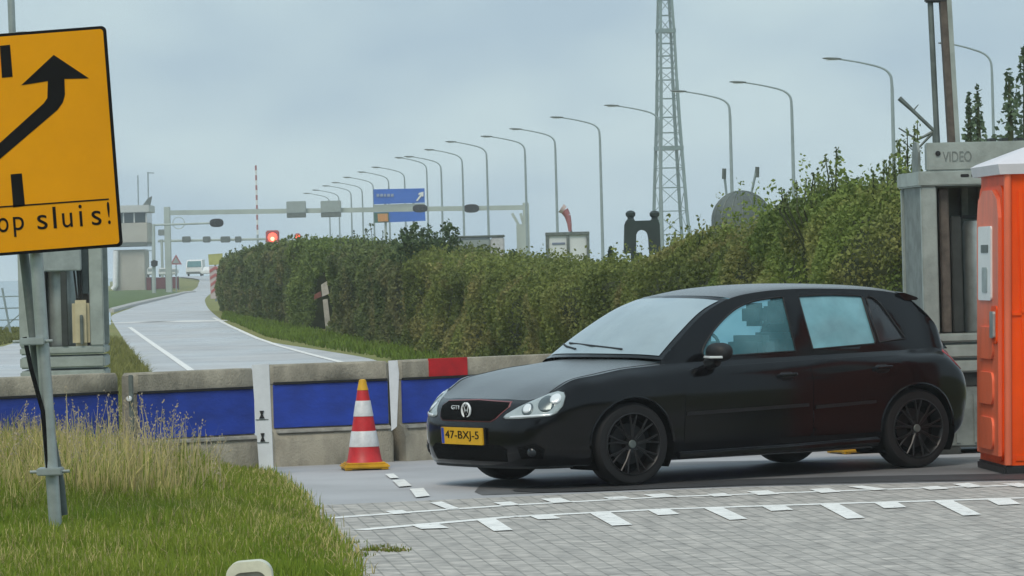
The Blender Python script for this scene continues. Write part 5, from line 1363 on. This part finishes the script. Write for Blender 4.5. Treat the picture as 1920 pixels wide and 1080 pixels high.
def snap(p, L_):
    a_, b_ = L_[:-1], L_[1:]; d = b_ - a_; t = np.clip(((p - a_) * d).sum(1) / ((d * d).sum(1) + 1e-12), 0, 1); q = a_ + d * t[:, None]; return q[np.argmin(((q - p) ** 2).sum(1))]
for i in range(BA.shape[0]): BA[i, -1] = snap(BA[i, -1], top[:jc[8]])
for j in range(BA.shape[1]): BA[0, j] = snap(BA[0, j], top[:jc[4]])
bonnet = MB()
for sgn in (1, -1):
    Q = BA.copy(); Q[..., 1] *= sgn; gridmesh(bonnet, Xa(Q), flip=(sgn < 0)); gridmesh(body, Xa(Q) - np.array([0, 0, .012]), flip=(sgn < 0))
M['wet_skylit_paint'] = mat('rain_beaded_skylit_paint', (.045, .048, .052), .34, 0, .12, 40, .35, 160, spec=.6, coat=.6)  # rain beads; lighter base and sheen imitate sky reflection on bonnet and roof
_b = M['wet_skylit_paint'].node_tree.nodes['Principled BSDF']; _b.inputs['Sheen Weight'].default_value = .6; _b.inputs['Sheen Roughness'].default_value = .3; _b.inputs['Coat Roughness'].default_value = .25
bonnet.build('bonnet', M['wet_skylit_paint'], car, smooth='all', fix=True)
# dark floor under the bodywork
flo = MB(); flo.box(-1.9, 1.85, -.62, .62, .19, .5); flo.box(-.85, .95, -.80, .80, .2, .5)
flo.build('underbody', M['under'], car)
bodyo = body.build('body', M['paint_black'], car, smooth='all', fix=True)
for wu in (WF, WR):
    for s in (-1, 1):
        wv = MB(); a_ = np.linspace(-.55, pi + .55, 40)
        pts = [(wu + RA * .995 * cos(t_), WZ + RA * .995 * sin(t_)) for t_ in a_]
        k = len(wv.v)
        for y_ in (.50, .86):
            wv.v += [X(p[0], y_ * s, p[1]) for p in pts]
        wv.f += [(k + i, k + i + 1, k + 40 + i + 1, k + 40 + i) for i in range(39)]
        wv.build('wheel_arch_liner', M['under'], car)
for wu in (WF, WR):
    for s in (-1, 1):
        pts = []; lip = MB()
        for t_ in np.linspace(.02, pi - .02, 40):
            u_, z_ = wu + RA * cos(t_), WZ + RA * sin(t_)
            k = np.argmin((Bg[:, 0] - u_) ** 2 + (Bg[:, 2] - z_) ** 2 + (Bg[:, 1] < .5) * 9); pts.append(X(u_, s * (Bg[k, 1] - .002), z_))
        lip.tube(pts, .010, n=6); lip.build('arch_lip', M['paint_black'], car, smooth=True)

# greenhouse
vb_u = top[jc[4]:, 0]; sel = (np.arange(len(top)) >= jc[7]) & (np.arange(len(top)) <= jc[14] + NU)
bu, bv, bz = top[sel, 0], top[sel, 1], top[sel, 2]
def vb(u): return np.interp(u, bu, bv)
def zb(u): return np.interp(u, bu, bz)
def V(u, z):
    dz = max(0, z - zb(u)); return float(vb(u) - .33 * dz - .27 * dz * dz)
RE_ = catmull([(1.19, .912), (1.45, 1.108), (1.72, 1.28), (1.97, 1.375), (2.25, 1.418), (2.6, 1.432), (3.0, 1.422), (3.33, 1.402), (3.52, 1.375), (3.64, 1.345)], 8)
REAR = catmull([(3.64, 1.345), (3.78, 1.17), (3.90, 1.0), (3.955, .925)], 5)
def z_edge(u): return float(np.interp(u, RE_[:, 0], RE_[:, 1]))
W1 = catmull([(1.60, .935), (1.575, .965), (1.70, 1.11), (1.95, 1.275), (2.12, 1.335), (2.30, 1.362), (2.445, 1.372)], 5)
W1 = [tuple(p) for p in W1] + [(2.405, .955)]
W2 = [(2.565, .962), (2.585, 1.36), (2.60, 1.376), (2.90, 1.378), (3.165, 1.362), (3.18, 1.35), (3.165, 1.00), (3.15, .985)]
W3 = [(3.205, .995), (3.215, 1.345), (3.235, 1.358), (3.28, 1.345), (3.33, 1.30), (3.46, 1.03), (3.465, 1.015)]
outer = [(float(u_), float(zb(u_)) - .004) for u_ in np.linspace(1.19, 3.95, 60)] + [tuple(p) for p in REAR[::-1]] + [tuple(p) for p in RE_[::-1]][1:]
outer = [outer[0]] + [p for a_, p in zip(outer[:-1], outer[1:]) if (a_[0] - p[0]) ** 2 + (a_[1] - p[1]) ** 2 > 1e-7]
def inpoly(p, pl):
    return bool(inside(np.array([p]), pl)[0])
def region(outer, holes=(), step=.045):
    pts = [Vector(p) for p in outer]; edges = [(i, (i + 1) % len(outer)) for i in range(len(outer))]
    for h_ in holes:
        k = len(pts); pts += [Vector(p) for p in h_]; edges += [(k + i, k + (i + 1) % len(h_)) for i in range(len(h_))]
    xs_ = [p[0] for p in outer]; zs_ = [p[1] for p in outer]
    nb = len(pts)
    for x_ in np.arange(min(xs_), max(xs_), step):
        for z_ in np.arange(min(zs_), max(zs_), step):
            q = (x_ + random.uniform(-.003, .003), z_)
            if inpoly(q, outer) and not any(inpoly(q, h_) for h_ in holes): pts.append(Vector(q))
    r = delaunay_2d_cdt(pts, edges, [], 0, 1e-5)
    vs, fs = r[0], r[2]; keep = []
    for f in fs:
        c = sum((vs[i] for i in f), Vector((0, 0))) / len(f)
        if inpoly(tuple(c), outer) and not any(inpoly(tuple(c), h_) for h_ in holes): keep.append(tuple(f))
    return vs, keep
vs, fs = region(outer, [W1, W2, W3])
gh = MB()
for s in (1, -1): gh.add([X(p.x, s * V(p.x, p.y), p.y) for p in vs], [f if s > 0 else f[::-1] for f in fs])
# roof
roof_ = MB()
rst = [1.97, 2.25, 2.6, 3.0, 3.33, 3.52, 3.64]; Rr_ = []
crown = [.030, .040, .045, .045, .043, .040, .036]; uoff = [-.15, -.06, 0, 0, .02, .05, .08]
for u_, c_, o_ in zip(rst, crown, uoff):
    z_ = z_edge(u_); v_ = V(u_, z_)
    Rr_.append([(u_ + o_, 0, z_ + c_), (u_ + o_ * .85, v_ * .4, z_ + c_ * .93), (u_ + o_ * .45, v_ * .75, z_ + c_ * .66), (u_ + o_ * .1, v_ * .94, z_ + c_ * .27), (u_, v_, z_)])
RAg = patch(Rr_, 5, 7)
for s in (1, -1):
    Q = RAg.copy(); Q[..., 1] *= s; gridmesh(roof_, Xa(Q), flip=s < 0)
roof_.build('roof', M['wet_skylit_paint'], car, smooth='all', fix=True)
# tailgate from roof end down to the rear shoulder
hatch = []
for (u_, z_), o_, c_ in zip(((3.64, 1.345), (3.78, 1.17), (3.90, 1.0), (3.955, .92)), (.08, .07, .045, .03), (.036, .02, .01, .0)):
    v_ = V(u_, z_); hatch.append([(u_ + o_, 0, z_ + c_), (u_ + o_ * .8, v_ * .5, z_ + c_ * .8), (u_ + o_ * .4, v_ * .85, z_ + c_ * .4), (u_, v_, z_)])
HA = patch(hatch, 4, 5)
for s in (1, -1):
    Q = HA.copy(); Q[..., 1] *= s; gridmesh(gh, Xa(Q), flip=s < 0)
gh.build('cabin_shell', M['paint_black'], car, smooth='all', fix=True)
sp_ = MB(); q = [(3.58, 1.412), (3.64, 1.410), (3.76, 1.372), (3.772, 1.358), (3.75, 1.348), (3.64, 1.35)]
for s in (1,):
    k = len(sp_.v); L5 = np.linspace(-.56, .56, 13)
    for v_ in L5:
        b_ = 1 - (v_ / .56) ** 2
        sp_.v += [X(u_ - .05 + .05 * b_, v_, z_ - .035 + .03 * b_) for u_, z_ in q]
    sp_.f += [(k + i * 6 + j, k + i * 6 + (j + 1) % 6, k + (i + 1) * 6 + (j + 1) % 6, k + (i + 1) * 6 + j) for i in range(12) for j in range(6)] + [(k, k + 1, k + 2, k + 3, k + 4, k + 5), tuple(k + 72 + j for j in range(6))]
sp_.build('roof_spoiler', M['paint_black'], car, smooth=True)
# windscreen between the A pillars
Wr = []
for u_, bul, cz in ((1.215, .135, .022), (1.45, .145, .03), (1.72, .15, .033), (1.955, .15, .034)):
    z_ = z_edge(u_) ; v_ = V(u_, z_)
    Wr.append([(u_ - bul, 0, z_ + cz), (u_ - bul * .84, v_ * .4, z_ + cz * .9), (u_ - bul * .42, v_ * .76, z_ + cz * .6), (u_, v_, z_)])
WA = patch(Wr, 8, 8)
ws = MB()
full = np.concatenate([mirror(WA)[:, ::-1][:, :-1], WA], axis=1)
gridmesh(ws, Xa(full))
fr = MB()
hh_, ww_ = full.shape[:2]
wso = MB(); inner = full[1:-1, 1:-1]
# black ceramic border = whole sheet slightly below, glass = inner sheet 4 mm above
ws.build('windscreen_frame', M['paint_black'], car, smooth='all', fix=False)
nrm = np.cross(np.gradient(full, axis=1), np.gradient(full, axis=0)); nrm /= np.linalg.norm(nrm, axis=2)[..., None] + 1e-9
if nrm[3, 3, 2] < 0: nrm = -nrm
gl_ = full + nrm * .005
glin = gl_[1:-2, 2:-2]
ws2 = MB(); gridmesh(ws2, Xa(glin)); ws2.build('windscreen', M['ws'], car, smooth='all', fix=True)
wp = MB()
for a_, b_ in (((0.30, .04), (-.42, .10)), ((-.20, .04), (-.62, .12))):
    p = [full[int(2 + (hh_ - 3) * t2), int((ww_ - 1) * (.5 + t1 / 1.5))] + np.array([0, 0, .015]) for t1, t2 in ((a_[0], a_[1]), ((a_[0] + b_[0]) / 2, (a_[1] + b_[1]) / 2), (b_[0], b_[1]))]
    wp.tube([X(*q) for q in p], .008, n=5)
wp.build('wiper', M['trim'], car)
# interior behind the side windows, glass panes
def pane(name, poly_, material, s, off=-.010):
    v_, f_ = region(poly_, (), .08); m = MB(); m.add([X(p.x, s * (V(p.x, p.y) + off), p.y) for p in v_], [f if s > 0 else f[::-1] for f in f_])
    return m.build(name, material, car, smooth='all', fix=False)
def frame_strip(poly_, s, r=.007):
    m = MB(); pl = [X(u_, s * (V(u_, z_) + .0), z_) for u_, z_ in poly_]; m.tube(pl + [pl[0]], r, n=5, caps=False); return m
clear = bpy.data.materials.new('tinted_glass_painted_reflections'); clear.use_nodes = True
t_ = clear.node_tree; bs = t_.nodes['Principled BSDF']; bs.inputs['Base Color'].default_value = (.16, .42, .50, 1); bs.inputs['Roughness'].default_value = .10
nz_ = t_.nodes.new('ShaderNodeTexNoise'); nz_.inputs['Scale'].default_value = 3.2; nz_.inputs['Detail'].default_value = 3; cr_ = t_.nodes.new('ShaderNodeValToRGB')
cr_.color_ramp.elements[0].position = .38; cr_.color_ramp.elements[0].color = (.12, .34, .40, 1); cr_.color_ramp.elements[1].position = .6; cr_.color_ramp.elements[1].color = (.22, .52, .60, 1)  # mottled teal imitates reflections in the near front pane
tc_ = t_.nodes.new('ShaderNodeTexCoord'); t_.links.new(tc_.outputs['Object'], nz_.inputs['Vector']); t_.links.new(nz_.outputs['Fac'], cr_.inputs['Fac']); t_.links.new(cr_.outputs['Color'], bs.inputs['Base Color'])
tp_ = t_.nodes.new('ShaderNodeBsdfTransparent'); tp_.inputs['Color'].default_value = (.75, .95, 1.0, 1)
ms_ = t_.nodes.new('ShaderNodeMixShader'); ms_.inputs[0].default_value = .36
t_.links.new(tp_.outputs[0], ms_.inputs[1]); t_.links.new(bs.outputs[0], ms_.inputs[2]); t_.links.new(ms_.outputs[0], t_.nodes['Material Output'].inputs['Surface'])
far_glass = bpy.data.materials.new('translucent_teal_glass'); far_glass.use_nodes = True  # translucent teal panes on the far side
t_ = far_glass.node_tree; bs = t_.nodes['Principled BSDF']; bs.inputs['Base Color'].default_value = (.10, .28, .34, 1); bs.inputs['Roughness'].default_value = .12
tl_ = t_.nodes.new('ShaderNodeBsdfTranslucent'); tl_.inputs['Color'].default_value = (.62, .92, 1.0, 1); ms_ = t_.nodes.new('ShaderNodeMixShader'); ms_.inputs[0].default_value = .3
t_.links.new(tl_.outputs[0], ms_.inputs[1]); t_.links.new(bs.outputs[0], ms_.inputs[2]); t_.links.new(ms_.outputs[0], t_.nodes['Material Output'].inputs['Surface'])
for s in (1, -1):
    pane('side_window', W1, clear if s > 0 else far_glass, s)
    pane('side_window', W2, far_glass if s < 0 else M['sg'], s)
    tag(pane('quarter_window', W3, M['qg'], s), 'dark quarter window')
    for w_ in (W1, W2, W3): frame_strip(w_, s).build('window_seal', M['trim'], car)
# seats and dashboard
M['seat'] = mat('seat_fabric', (.10, .12, .13), .9)
for s in (1, -1):
    for u_ in (2.28, 3.02):
        v0 = .36 * s
        st = MB(); st.bbox(u_ - CU - .06, u_ - CU + .10, -v0 - .23, -v0 + .23, .55, 1.08, .05); st.bbox(u_ - CU - .55, u_ - CU, -v0 - .23, -v0 + .23, .42, .58, .05)
        so = st.build('seat', M['seat'], car, smooth=True)
        hr = MB(); hr.bbox(u_ - CU + .0, u_ - CU + .11, -v0 - .12, -v0 + .12, 1.15, 1.33, .04); hr.build('headrest', M['seat'], so, smooth=True)
ds = MB(); ds.bbox(-.75, -.42, -.66, .66, .6, .90, .05); ds.build('dashboard', M['trim'], car)
sw = MB(); c_ = Vector((1.86 - CU, -.36, .93)); sw.tube([c_ + Vector((.06 * sin(a), .18 * cos(a), .17 * sin(a))) for a in np.linspace(0, 2 * pi, 25)], .014, n=6, caps=False); sw.build('steering_wheel', M['trim'], car)
ih = MB(); ih.box(-.9, 1.9, -.70, .70, .52, .54); ih.build('cabin_floor', M['under'], car)
rs = MB(); rs.bbox(1.25, 1.33, -.6, .6, .55, .93, .03); rs.build('rear_shelf', M['trim'], car)

# surface decals laid on the body by ray casting
bmv = [Vector(v) for v in body.v]; bvh = BVHTree.FromPolygons(bmv, body.f)
def decal(name, poly_, o, a, b, d, off, material, parent=None, step=.03, thick=0.0, smooth='all', label=None):
    o, a, b, d = Vector(o), Vector(a).normalized(), Vector(b).normalized(), Vector(d).normalized()
    dn = []
    for p_, q_ in zip(poly_, list(poly_[1:]) + [poly_[0]]):
        m_ = max(1, int(math.hypot(q_[0] - p_[0], q_[1] - p_[1]) / max(step, .02)))
        dn += [(p_[0] + (q_[0] - p_[0]) * k / m_, p_[1] + (q_[1] - p_[1]) * k / m_) for k in range(m_)]
    v_, f_ = region(dn, (), step)
    P3 = []; last = None
    for p in v_:
        st = o + a * p.x + b * p.y - d * 3
        h = bvh.ray_cast(st, d); 
        if h[0] is None: h = bvh.find_nearest(o + a * p.x + b * p.y)
        P3.append(h[0] - d * off)
    m = MB(); n = len(P3); fl = [tuple(f) for f in f_]
    if Vector(a).cross(b).dot(d) > 0: fl = [f[::-1] for f in fl]
    m.add(P3, fl)
    # rim wall going back into the body
    cnt = {}
    for f in fl:
        for i, j in zip(f, f[1:] + f[:1]): cnt[(i, j)] = 1
    k = len(m.v); m.v += [tuple(p + d * (off + .004)) for p in P3]
    for (i, j) in list(cnt):
        if (j, i) not in cnt: m.f.append((j, i, i + k, j + k))
    o_ = m.build(name, material, parent or car, smooth=smooth, fix=False)
    if label: o_['label'] = label
    return o_
# front view: a = world lateral (v), b = z, looking back along +x
FR = dict(o=(-2.2, 0, 0), a=(0, -1, 0), b=(0, 0, 1), d=(1, 0, 0))
def fpoly(pts): return pts
M['grille'] = mat('black_honeycomb', (.003, .003, .003), .9, 0, .1, 30, .8, 90, spec=.1)
G1 = [(-.43, .615), (-.40, .650), (0, .662), (.40, .650), (.43, .615), (.36, .535), (.31, .512), (-.31, .512), (-.36, .535)]
redm = mat('dull_red_strip', (.20, .06, .065), .5)
decal('grille', [(v * 1.03, .586 + (z - .586) * 1.10) for v, z in G1], off=.003, material=redm, **FR)['label'] = 'thin dull red strip round the grille'
gr = decal('grille', G1, off=.008, material=M['grille'], **FR)
# emblem: chrome ring with the letters it carries
em = MB(); EM = Matrix(((0, 0, -1, 0), (-1, 0, 0, 0), (0, 1, 0, 0), (0, 0, 0, 1)))      # (a,b,c): y=-a, z=b, x=-c (towards the viewer)
EMo = Matrix.Translation((X(.035, 0, .588))) @ EM
em.lathe([(.001, 0), (.046, .0), (.050, .004), (.050, .010), (.001, .010)], 32, EMo); 
emb = em.build('emblem', M['chrome'], car, smooth=True)
em = MB(); rg_ = [(EMo @ Vector((cos(a) * .054, sin(a) * .054, .012))) for a in np.linspace(0, 2 * pi, 33)]; em.tube(rg_, .008, n=8, caps=False); em.build('ring', M['white'], emb, smooth=True)
em = MB()
def bar2(a, b, w=.0085):
    a, b = Vector(a), Vector(b); d = (b - a).normalized(); n = Vector((-d.y, d.x)) * w / 2
    em.prism([tuple(a - n), tuple(b - n), tuple(b + n), tuple(a + n)], .004, EMo @ Matrix.Translation((0, 0, .011)))
for s in (1, -1):
    bar2((s * .018, .044), (0, .006)); bar2((s * .040, .026), (s * .018, -.042)); bar2((s * .018, -.042), (0, -.004))
em.build('letters', M['grille'], emb)
fit_text('GTI', .10, .030, .006, Matrix.Translation(X(.055, -.19, .592)) @ EM @ Matrix.Translation((-.05, 0, 0)), 'badge', M['chrome'], car)
# number plate
plm = mat('plate_yellow', (.72, .40, .01), .45, 0, .05, 20)
PM = Matrix.Translation(X(-.012, 0, .345)) @ Matrix.Rotation(radians(-3), 4, 'Y') @ EM
npm = MB(); npm.prism(rrect(-.27, -.012, .27, .115, .008), .012, PM @ Matrix.Translation((0, 0, -.006)))
np_ = npm.build('number_plate', plm, car)
hb_ = MB(); hb_.prism(rrect(-.27, -.012, .27, .115, .008), .012, PM @ Matrix.Translation((0, 0, -.0185)) @ Matrix.Scale(1.03, 4)); hb_.build('plate_holder', M['trim'], np_)
fit_text('47-BXJ-5', .44, .078, .003, PM @ Matrix.Translation((-.215, .013, .006)), 'plate_number', M['ink'], np_)
MB().prism(rrect(-.265, -.008, -.232, .111, .004), .002, PM @ Matrix.Translation((0, 0, .006))).build('blue_band', M['blue'], np_)
# lower intakes, fog lamps, lip
decal('lower_grille', [(-.46, .21), (.46, .21), (.49, .30), (.42, .335), (-.42, .335), (-.49, .30)], off=.004, material=M['grille'], **FR)
for s in (1, -1):
    D1 = dict(o=(-1.9, -.62 * s, 0), a=(.45 * (1 if s > 0 else 1), -.9 * s, 0), b=(0, 0, 1), d=Vector((.9, .45 * s, 0)))
    fg = decal('fog_lamp_surround', [(-.07, .235), (.09, .235), (.11, .30), (.05, .35), (-.09, .32)], off=.004, material=M['grille'], **D1)
    fl_ = [(.02 + .032 * cos(a), .28 + .032 * sin(a)) for a in np.linspace(0, 2 * pi, 16, endpoint=False)]
    decal('fog_lamp', fl_, off=.010, material=M['qg'], parent=fg, **D1)
lp_ = MB(); pts = [X(*(p + np.array([-.012, 0, .0]))) for p in np.concatenate([mirror(A[6, :jc[4]])[::-1], A[6, :jc[4]]])]
lp_.tube(pts, .012, n=6); lp_.build('front_lip', M['trim'], car, smooth=True)
# headlights: a polygon on the front corner seen from 38 degrees off the nose
M['lamp_glass'] = mat('headlight_lens', (.42, .47, .47), .12, .25, .12, 10, spec=.8, coat=.4)
M['lamp_chrome'] = mat('headlight_reflector', (.80, .84, .86), .15, .2, .05, 10, coat=.5)
M['lamp_dark'] = mat('headlight_ring', (.13, .16, .17), .25, .4, .1, 10)
for s in (1, -1):
    an = radians(36.5)
    a = Vector((sin(an), -cos(an) * s, 0)); d = Vector((cos(an), sin(an) * s, 0)); o_ = Vector((-2.1, 0, 0)) + a * 0
    base = Vector(X(.16, .60 * s, 0)); hv = base + a * .05
    HP = [(-.245, .543), (-.225, .562), (-.12, .622), (-.02, .668), (.08, .712), (.15, .730), (.197, .720), (.213, .690), (.205, .620), (.17, .570), (.13, .548), (-.10, .532), (-.22, .530)]
    H0 = decal('headlight', [(p * 1.03, .613 + (z - .613) * 1.06) for p, z in HP], hv, a, (0, 0, 1), d, .002, M['trim'])
    decal('lens', HP, hv, a, (0, 0, 1), d, .006, M['lamp_glass'], parent=H0, step=.02)
    def cir(cx, cz, r, n=20): return [(cx + r * cos(t), cz + r * sin(t)) for t in np.linspace(0, 2 * pi, n, endpoint=False)]
    decal('ring', cir(.093, .640, .060), hv, a, (0, 0, 1), d, .009, M['lamp_dark'], parent=H0, step=.02)
    decal('reflector', cir(.152, .676, .038), hv, a, (0, 0, 1), d, .012, M['lamp_chrome'], parent=H0, step=.02)
    decal('ring', cir(-.045, .602, .046), hv, a, (0, 0, 1), d, .009, M['lamp_dark'], parent=H0, step=.02)
    decal('reflector', cir(-.050, .608, .034), hv, a, (0, 0, 1), d, .012, M['lamp_chrome'], parent=H0, step=.02)
    decal('reflector', [(-.19, .537), (.13, .552), (.15, .568), (-.18, .552)], hv, a, (0, 0, 1), d, .011, M['lamp_chrome'], parent=H0, step=.02)
# side: a = u, b = z
for s in (1, -1):
    SD = dict(o=(-CU, 0, 0), a=(1, 0, 0), b=(0, 0, 1), d=(0, s, 0))
    cut = [(WR + (RA + .035) * cos(t), WZ + (RA + .035) * sin(t)) for t in np.linspace(radians(172), radians(118), 9)]
    D_f = [(1.315, .30), (2.44, .30), (2.455, .80), (2.458, .885), (1.45, .86), (1.37, .84), (1.33, .70)]
    D_r = [(2.468, .30), (3.02, .30)] + cut + [(3.30, .80), (3.32, .893), (2.472, .887)]
    dr = [(D_f, 'front_door', (2.24, .775)), (D_r, 'rear_door', (3.12, .80))]
    for pl, nm, (hu, hz_) in dr:
        do = decal(nm, pl, off=.004, material=M['paint_black'], step=.06, smooth=True, **SD)
        decal('rub_strip', [(pl[0][0] + .02, .505), (min(pl[1][0], 3.02) - .02 + (.04 if nm == 'rear_door' else 0), .527 + .0), (min(pl[1][0], 3.02) - .02 + (.04 if nm == 'rear_door' else 0), .552), (pl[0][0] + .02, .532)], off=.016, material=M['trim'], parent=do, step=.15, smooth=False, **SD)
        k = np.argmin((Bg[:, 0] - hu) ** 2 + (Bg[:, 2] - hz_) ** 2 + (Bg[:, 1] < .5) * 9); hv_ = Bg[k, 1] * s
        h_ = MB(); h_.tube([X(hu - .085, hv_ + .004 * s, hz_), X(hu - .07, hv_ + .032 * s, hz_ + .002), X(hu + .06, hv_ + .034 * s, hz_ + .005), X(hu + .085, hv_ + .004 * s, hz_ + .006)], [.010, .014, .014, .010], n=8)
        h_.build('handle', M['paint_black'], do, smooth=True)
        decal('handle_recess', rrect(hu - .07, hz_ - .04, hu + .06, hz_ + .025, .03, 4), off=.0055, material=M['trim'], parent=do, **SD)
    sk = MB(); sk.tube([X(1.27, .845 * s, .205), X(2.2, .862 * s, .215), X(3.06, .862 * s, .235)], .030, n=8); sk.build('side_skirt', M['paint_black'], car, smooth=True)
    # mirror
    mb = MB(); mm_ = Matrix.Translation(X(1.60, .90 * s, .965)); 
    bm = bmesh.new(); bmesh.ops.create_uvsphere(bm, u_segments=20, v_segments=12, radius=1)
    for v in bm.verts: v.co = Vector((v.co.x * .075 + (.02 if v.co.x > 0 else 0) , v.co.y * .115, (abs(v.co.z) ** .8) * (1 if v.co.z > 0 else -1) * .072 + .01))
    bm.verts.index_update(); mb.add([mm_ @ v.co for v in bm.verts], [[v.index for v in f.verts] for f in bm.faces]); bm.free()
    mi = mb.build('mirror', M['trim'], car, smooth='all')
    MB().tube([X(1.58, .80 * s, .885), X(1.60, .885 * s, .91)], [.05, .045], n=8).build('mirror_foot', M['trim'], mi, smooth=True)
    MB().tube([X(1.525, .84 * s, .94), X(1.515, .92 * s, .938), X(1.56, 1.005 * s, .938)], .010, n=6).build('indicator', M['lamp_chrome'], mi)
    # tail light on the rear corner
    an = radians(35); a = Vector((-sin(an), -cos(an) * s, 0)); d = Vector((-cos(an), sin(an) * s, 0)); hv = Vector(X(4.0, .66 * s, 0))
    decal('tail_light', [(-.05, .77), (.16, .76), (.20, .80), (.20, .90), (.13, .945), (-.02, .955), (-.08, .90), (-.09, .81)], hv, a, (0, 0, 1), d, .006, mat('tail_light_red', (.35, .012, .02), .2, coat=.5))
BKp = dict(o=(2.1, 0, 0), a=(0, 1, 0), b=(0, 0, 1), d=(-1, 0, 0))
decal('rear_plate', rrect(-.26, .40, .26, .51, .01), off=.008, material=plm, **BKp)
decal('rear_bumper_seam', [(-.7, .62), (.7, .62), (.7, .628), (-.7, .628)], off=.003, material=M['trim'], **BKp)
# shut line of the bonnet
for s in (1, -1):
    hl = MB()
    e_ = [(BA[i, -3] * np.array([1, s, 1])) + np.array([0, 0, .0005]) for i in range(BA.shape[0])]
    hl.tube([X(*p) for p in e_], .0035, n=5); hl.build('bonnet_seam', M['trim'], car)
# wheels
def wheel(u, v, parent):
    s = 1 if v > 0 else -1
    Mw = Matrix.Translation(X(u, v, WZ)) @ Matrix.Rotation(pi / 2 * s, 4, 'X')     # local z points outwards
    R_ = .312
    ty = MB(); ty.lathe([(.215, -.19), (.26, -.20), (R_ - .02, -.195), (R_, -.165), (R_, -.035), (R_ - .02, -.006), (.27, .0), (.232, -.008), (.225, -.02)], 48, Mw)
    t_ = ty.build('tyre', M['tyre'], parent, smooth=True)
    rm = MB()
    rm.lathe([(.232, -.012), (.236, -.004), (.228, .0), (.218, -.012), (.212, -.05), (.205, -.11), (.20, -.15)], 48, Mw)
    rm.lathe([(.03, -.03), (.06, -.022), (.062, -.05), (.05, -.11)], 24, Mw)
    for k in range(9):
        a = 2 * pi * k / 9 + .15
        for da in (-.085, .085):
            p0 = Vector((.045 * cos(a), .045 * sin(a), -.030)); p1 = Vector((.13 * cos(a + da * .7), .13 * sin(a + da * .7), -.018)); p2 = Vector((.222 * cos(a + da * 1.6), .222 * sin(a + da * 1.6), -.010))
            rm.tube([Mw @ p0, Mw @ p1, Mw @ p2], [.012, .0085, .008], n=6)
    r_ = rm.build('rim', M['rim'], t_, smooth=True)
    MB().lathe([(.001, -.016), (.028, -.017), (.032, -.024), (.001, -.026)], 20, Mw).build('hub_cap', M['galv_dark'], t_, smooth=True)
    MB().lathe([(.001, -.075), (.155, -.075), (.155, -.095), (.001, -.095)], 28, Mw).build('brake_disc', M['trim'], t_)
    MB().lathe([(.001, -.10), (.215, -.10), (.215, -.12), (.001, -.12)], 28, Mw).build('wheel_back', M['under'], t_)
for u_ in (WF, WR):
    for v_ in (.868, -.868):
        we = bpy.data.objects.new('wheel', None); COL.objects.link(we); we.parent = car
        we.empty_display_size = .2
        wheel(u_, v_, we)

# ================================================================ unseen leaf belt added behind the camera to darken the car's reflections
n = 15000; xx = rng.uniform(-70, 70, n); zz = rng.uniform(0, 7, n) * (.8 + .4 * vnoise(np.stack([xx * .2, xx * 0], 1), 77)); yy = -22 + rng.normal(0, 1.5, n)
V_, F_, C_ = leaf_quads(np.stack([xx, yy, zz], 1), 1.1, np.array([.05, .07, .03]) * rng.uniform(.6, 1.3, (n, 1)))
tag(scatter_mesh('unseen_leaf_belt', V_, F_, M['leaf'], None, C_), 'unseen dark leaf belt added to darken the car reflections', 'light_blocker', kind='stuff')
# ================================================================ haze
hm = bpy.data.materials.new('haze_air'); hm.use_nodes = True; t_ = hm.node_tree; t_.nodes.clear()
ho = t_.nodes.new('ShaderNodeOutputMaterial'); hv = t_.nodes.new('ShaderNodeVolumePrincipled')
hv.inputs['Color'].default_value = (.97, 1.0, 1.0, 1); hv.inputs['Density'].default_value = .0006; hv.inputs['Anisotropy'].default_value = .1
t_.links.new(hv.outputs[0], ho.inputs['Volume'])
tag(MB().box(-260, 420, -40, 700, -1.2, 62).build('haze', hm), 'pale haze over the far road', 'haze', kind='stuff')
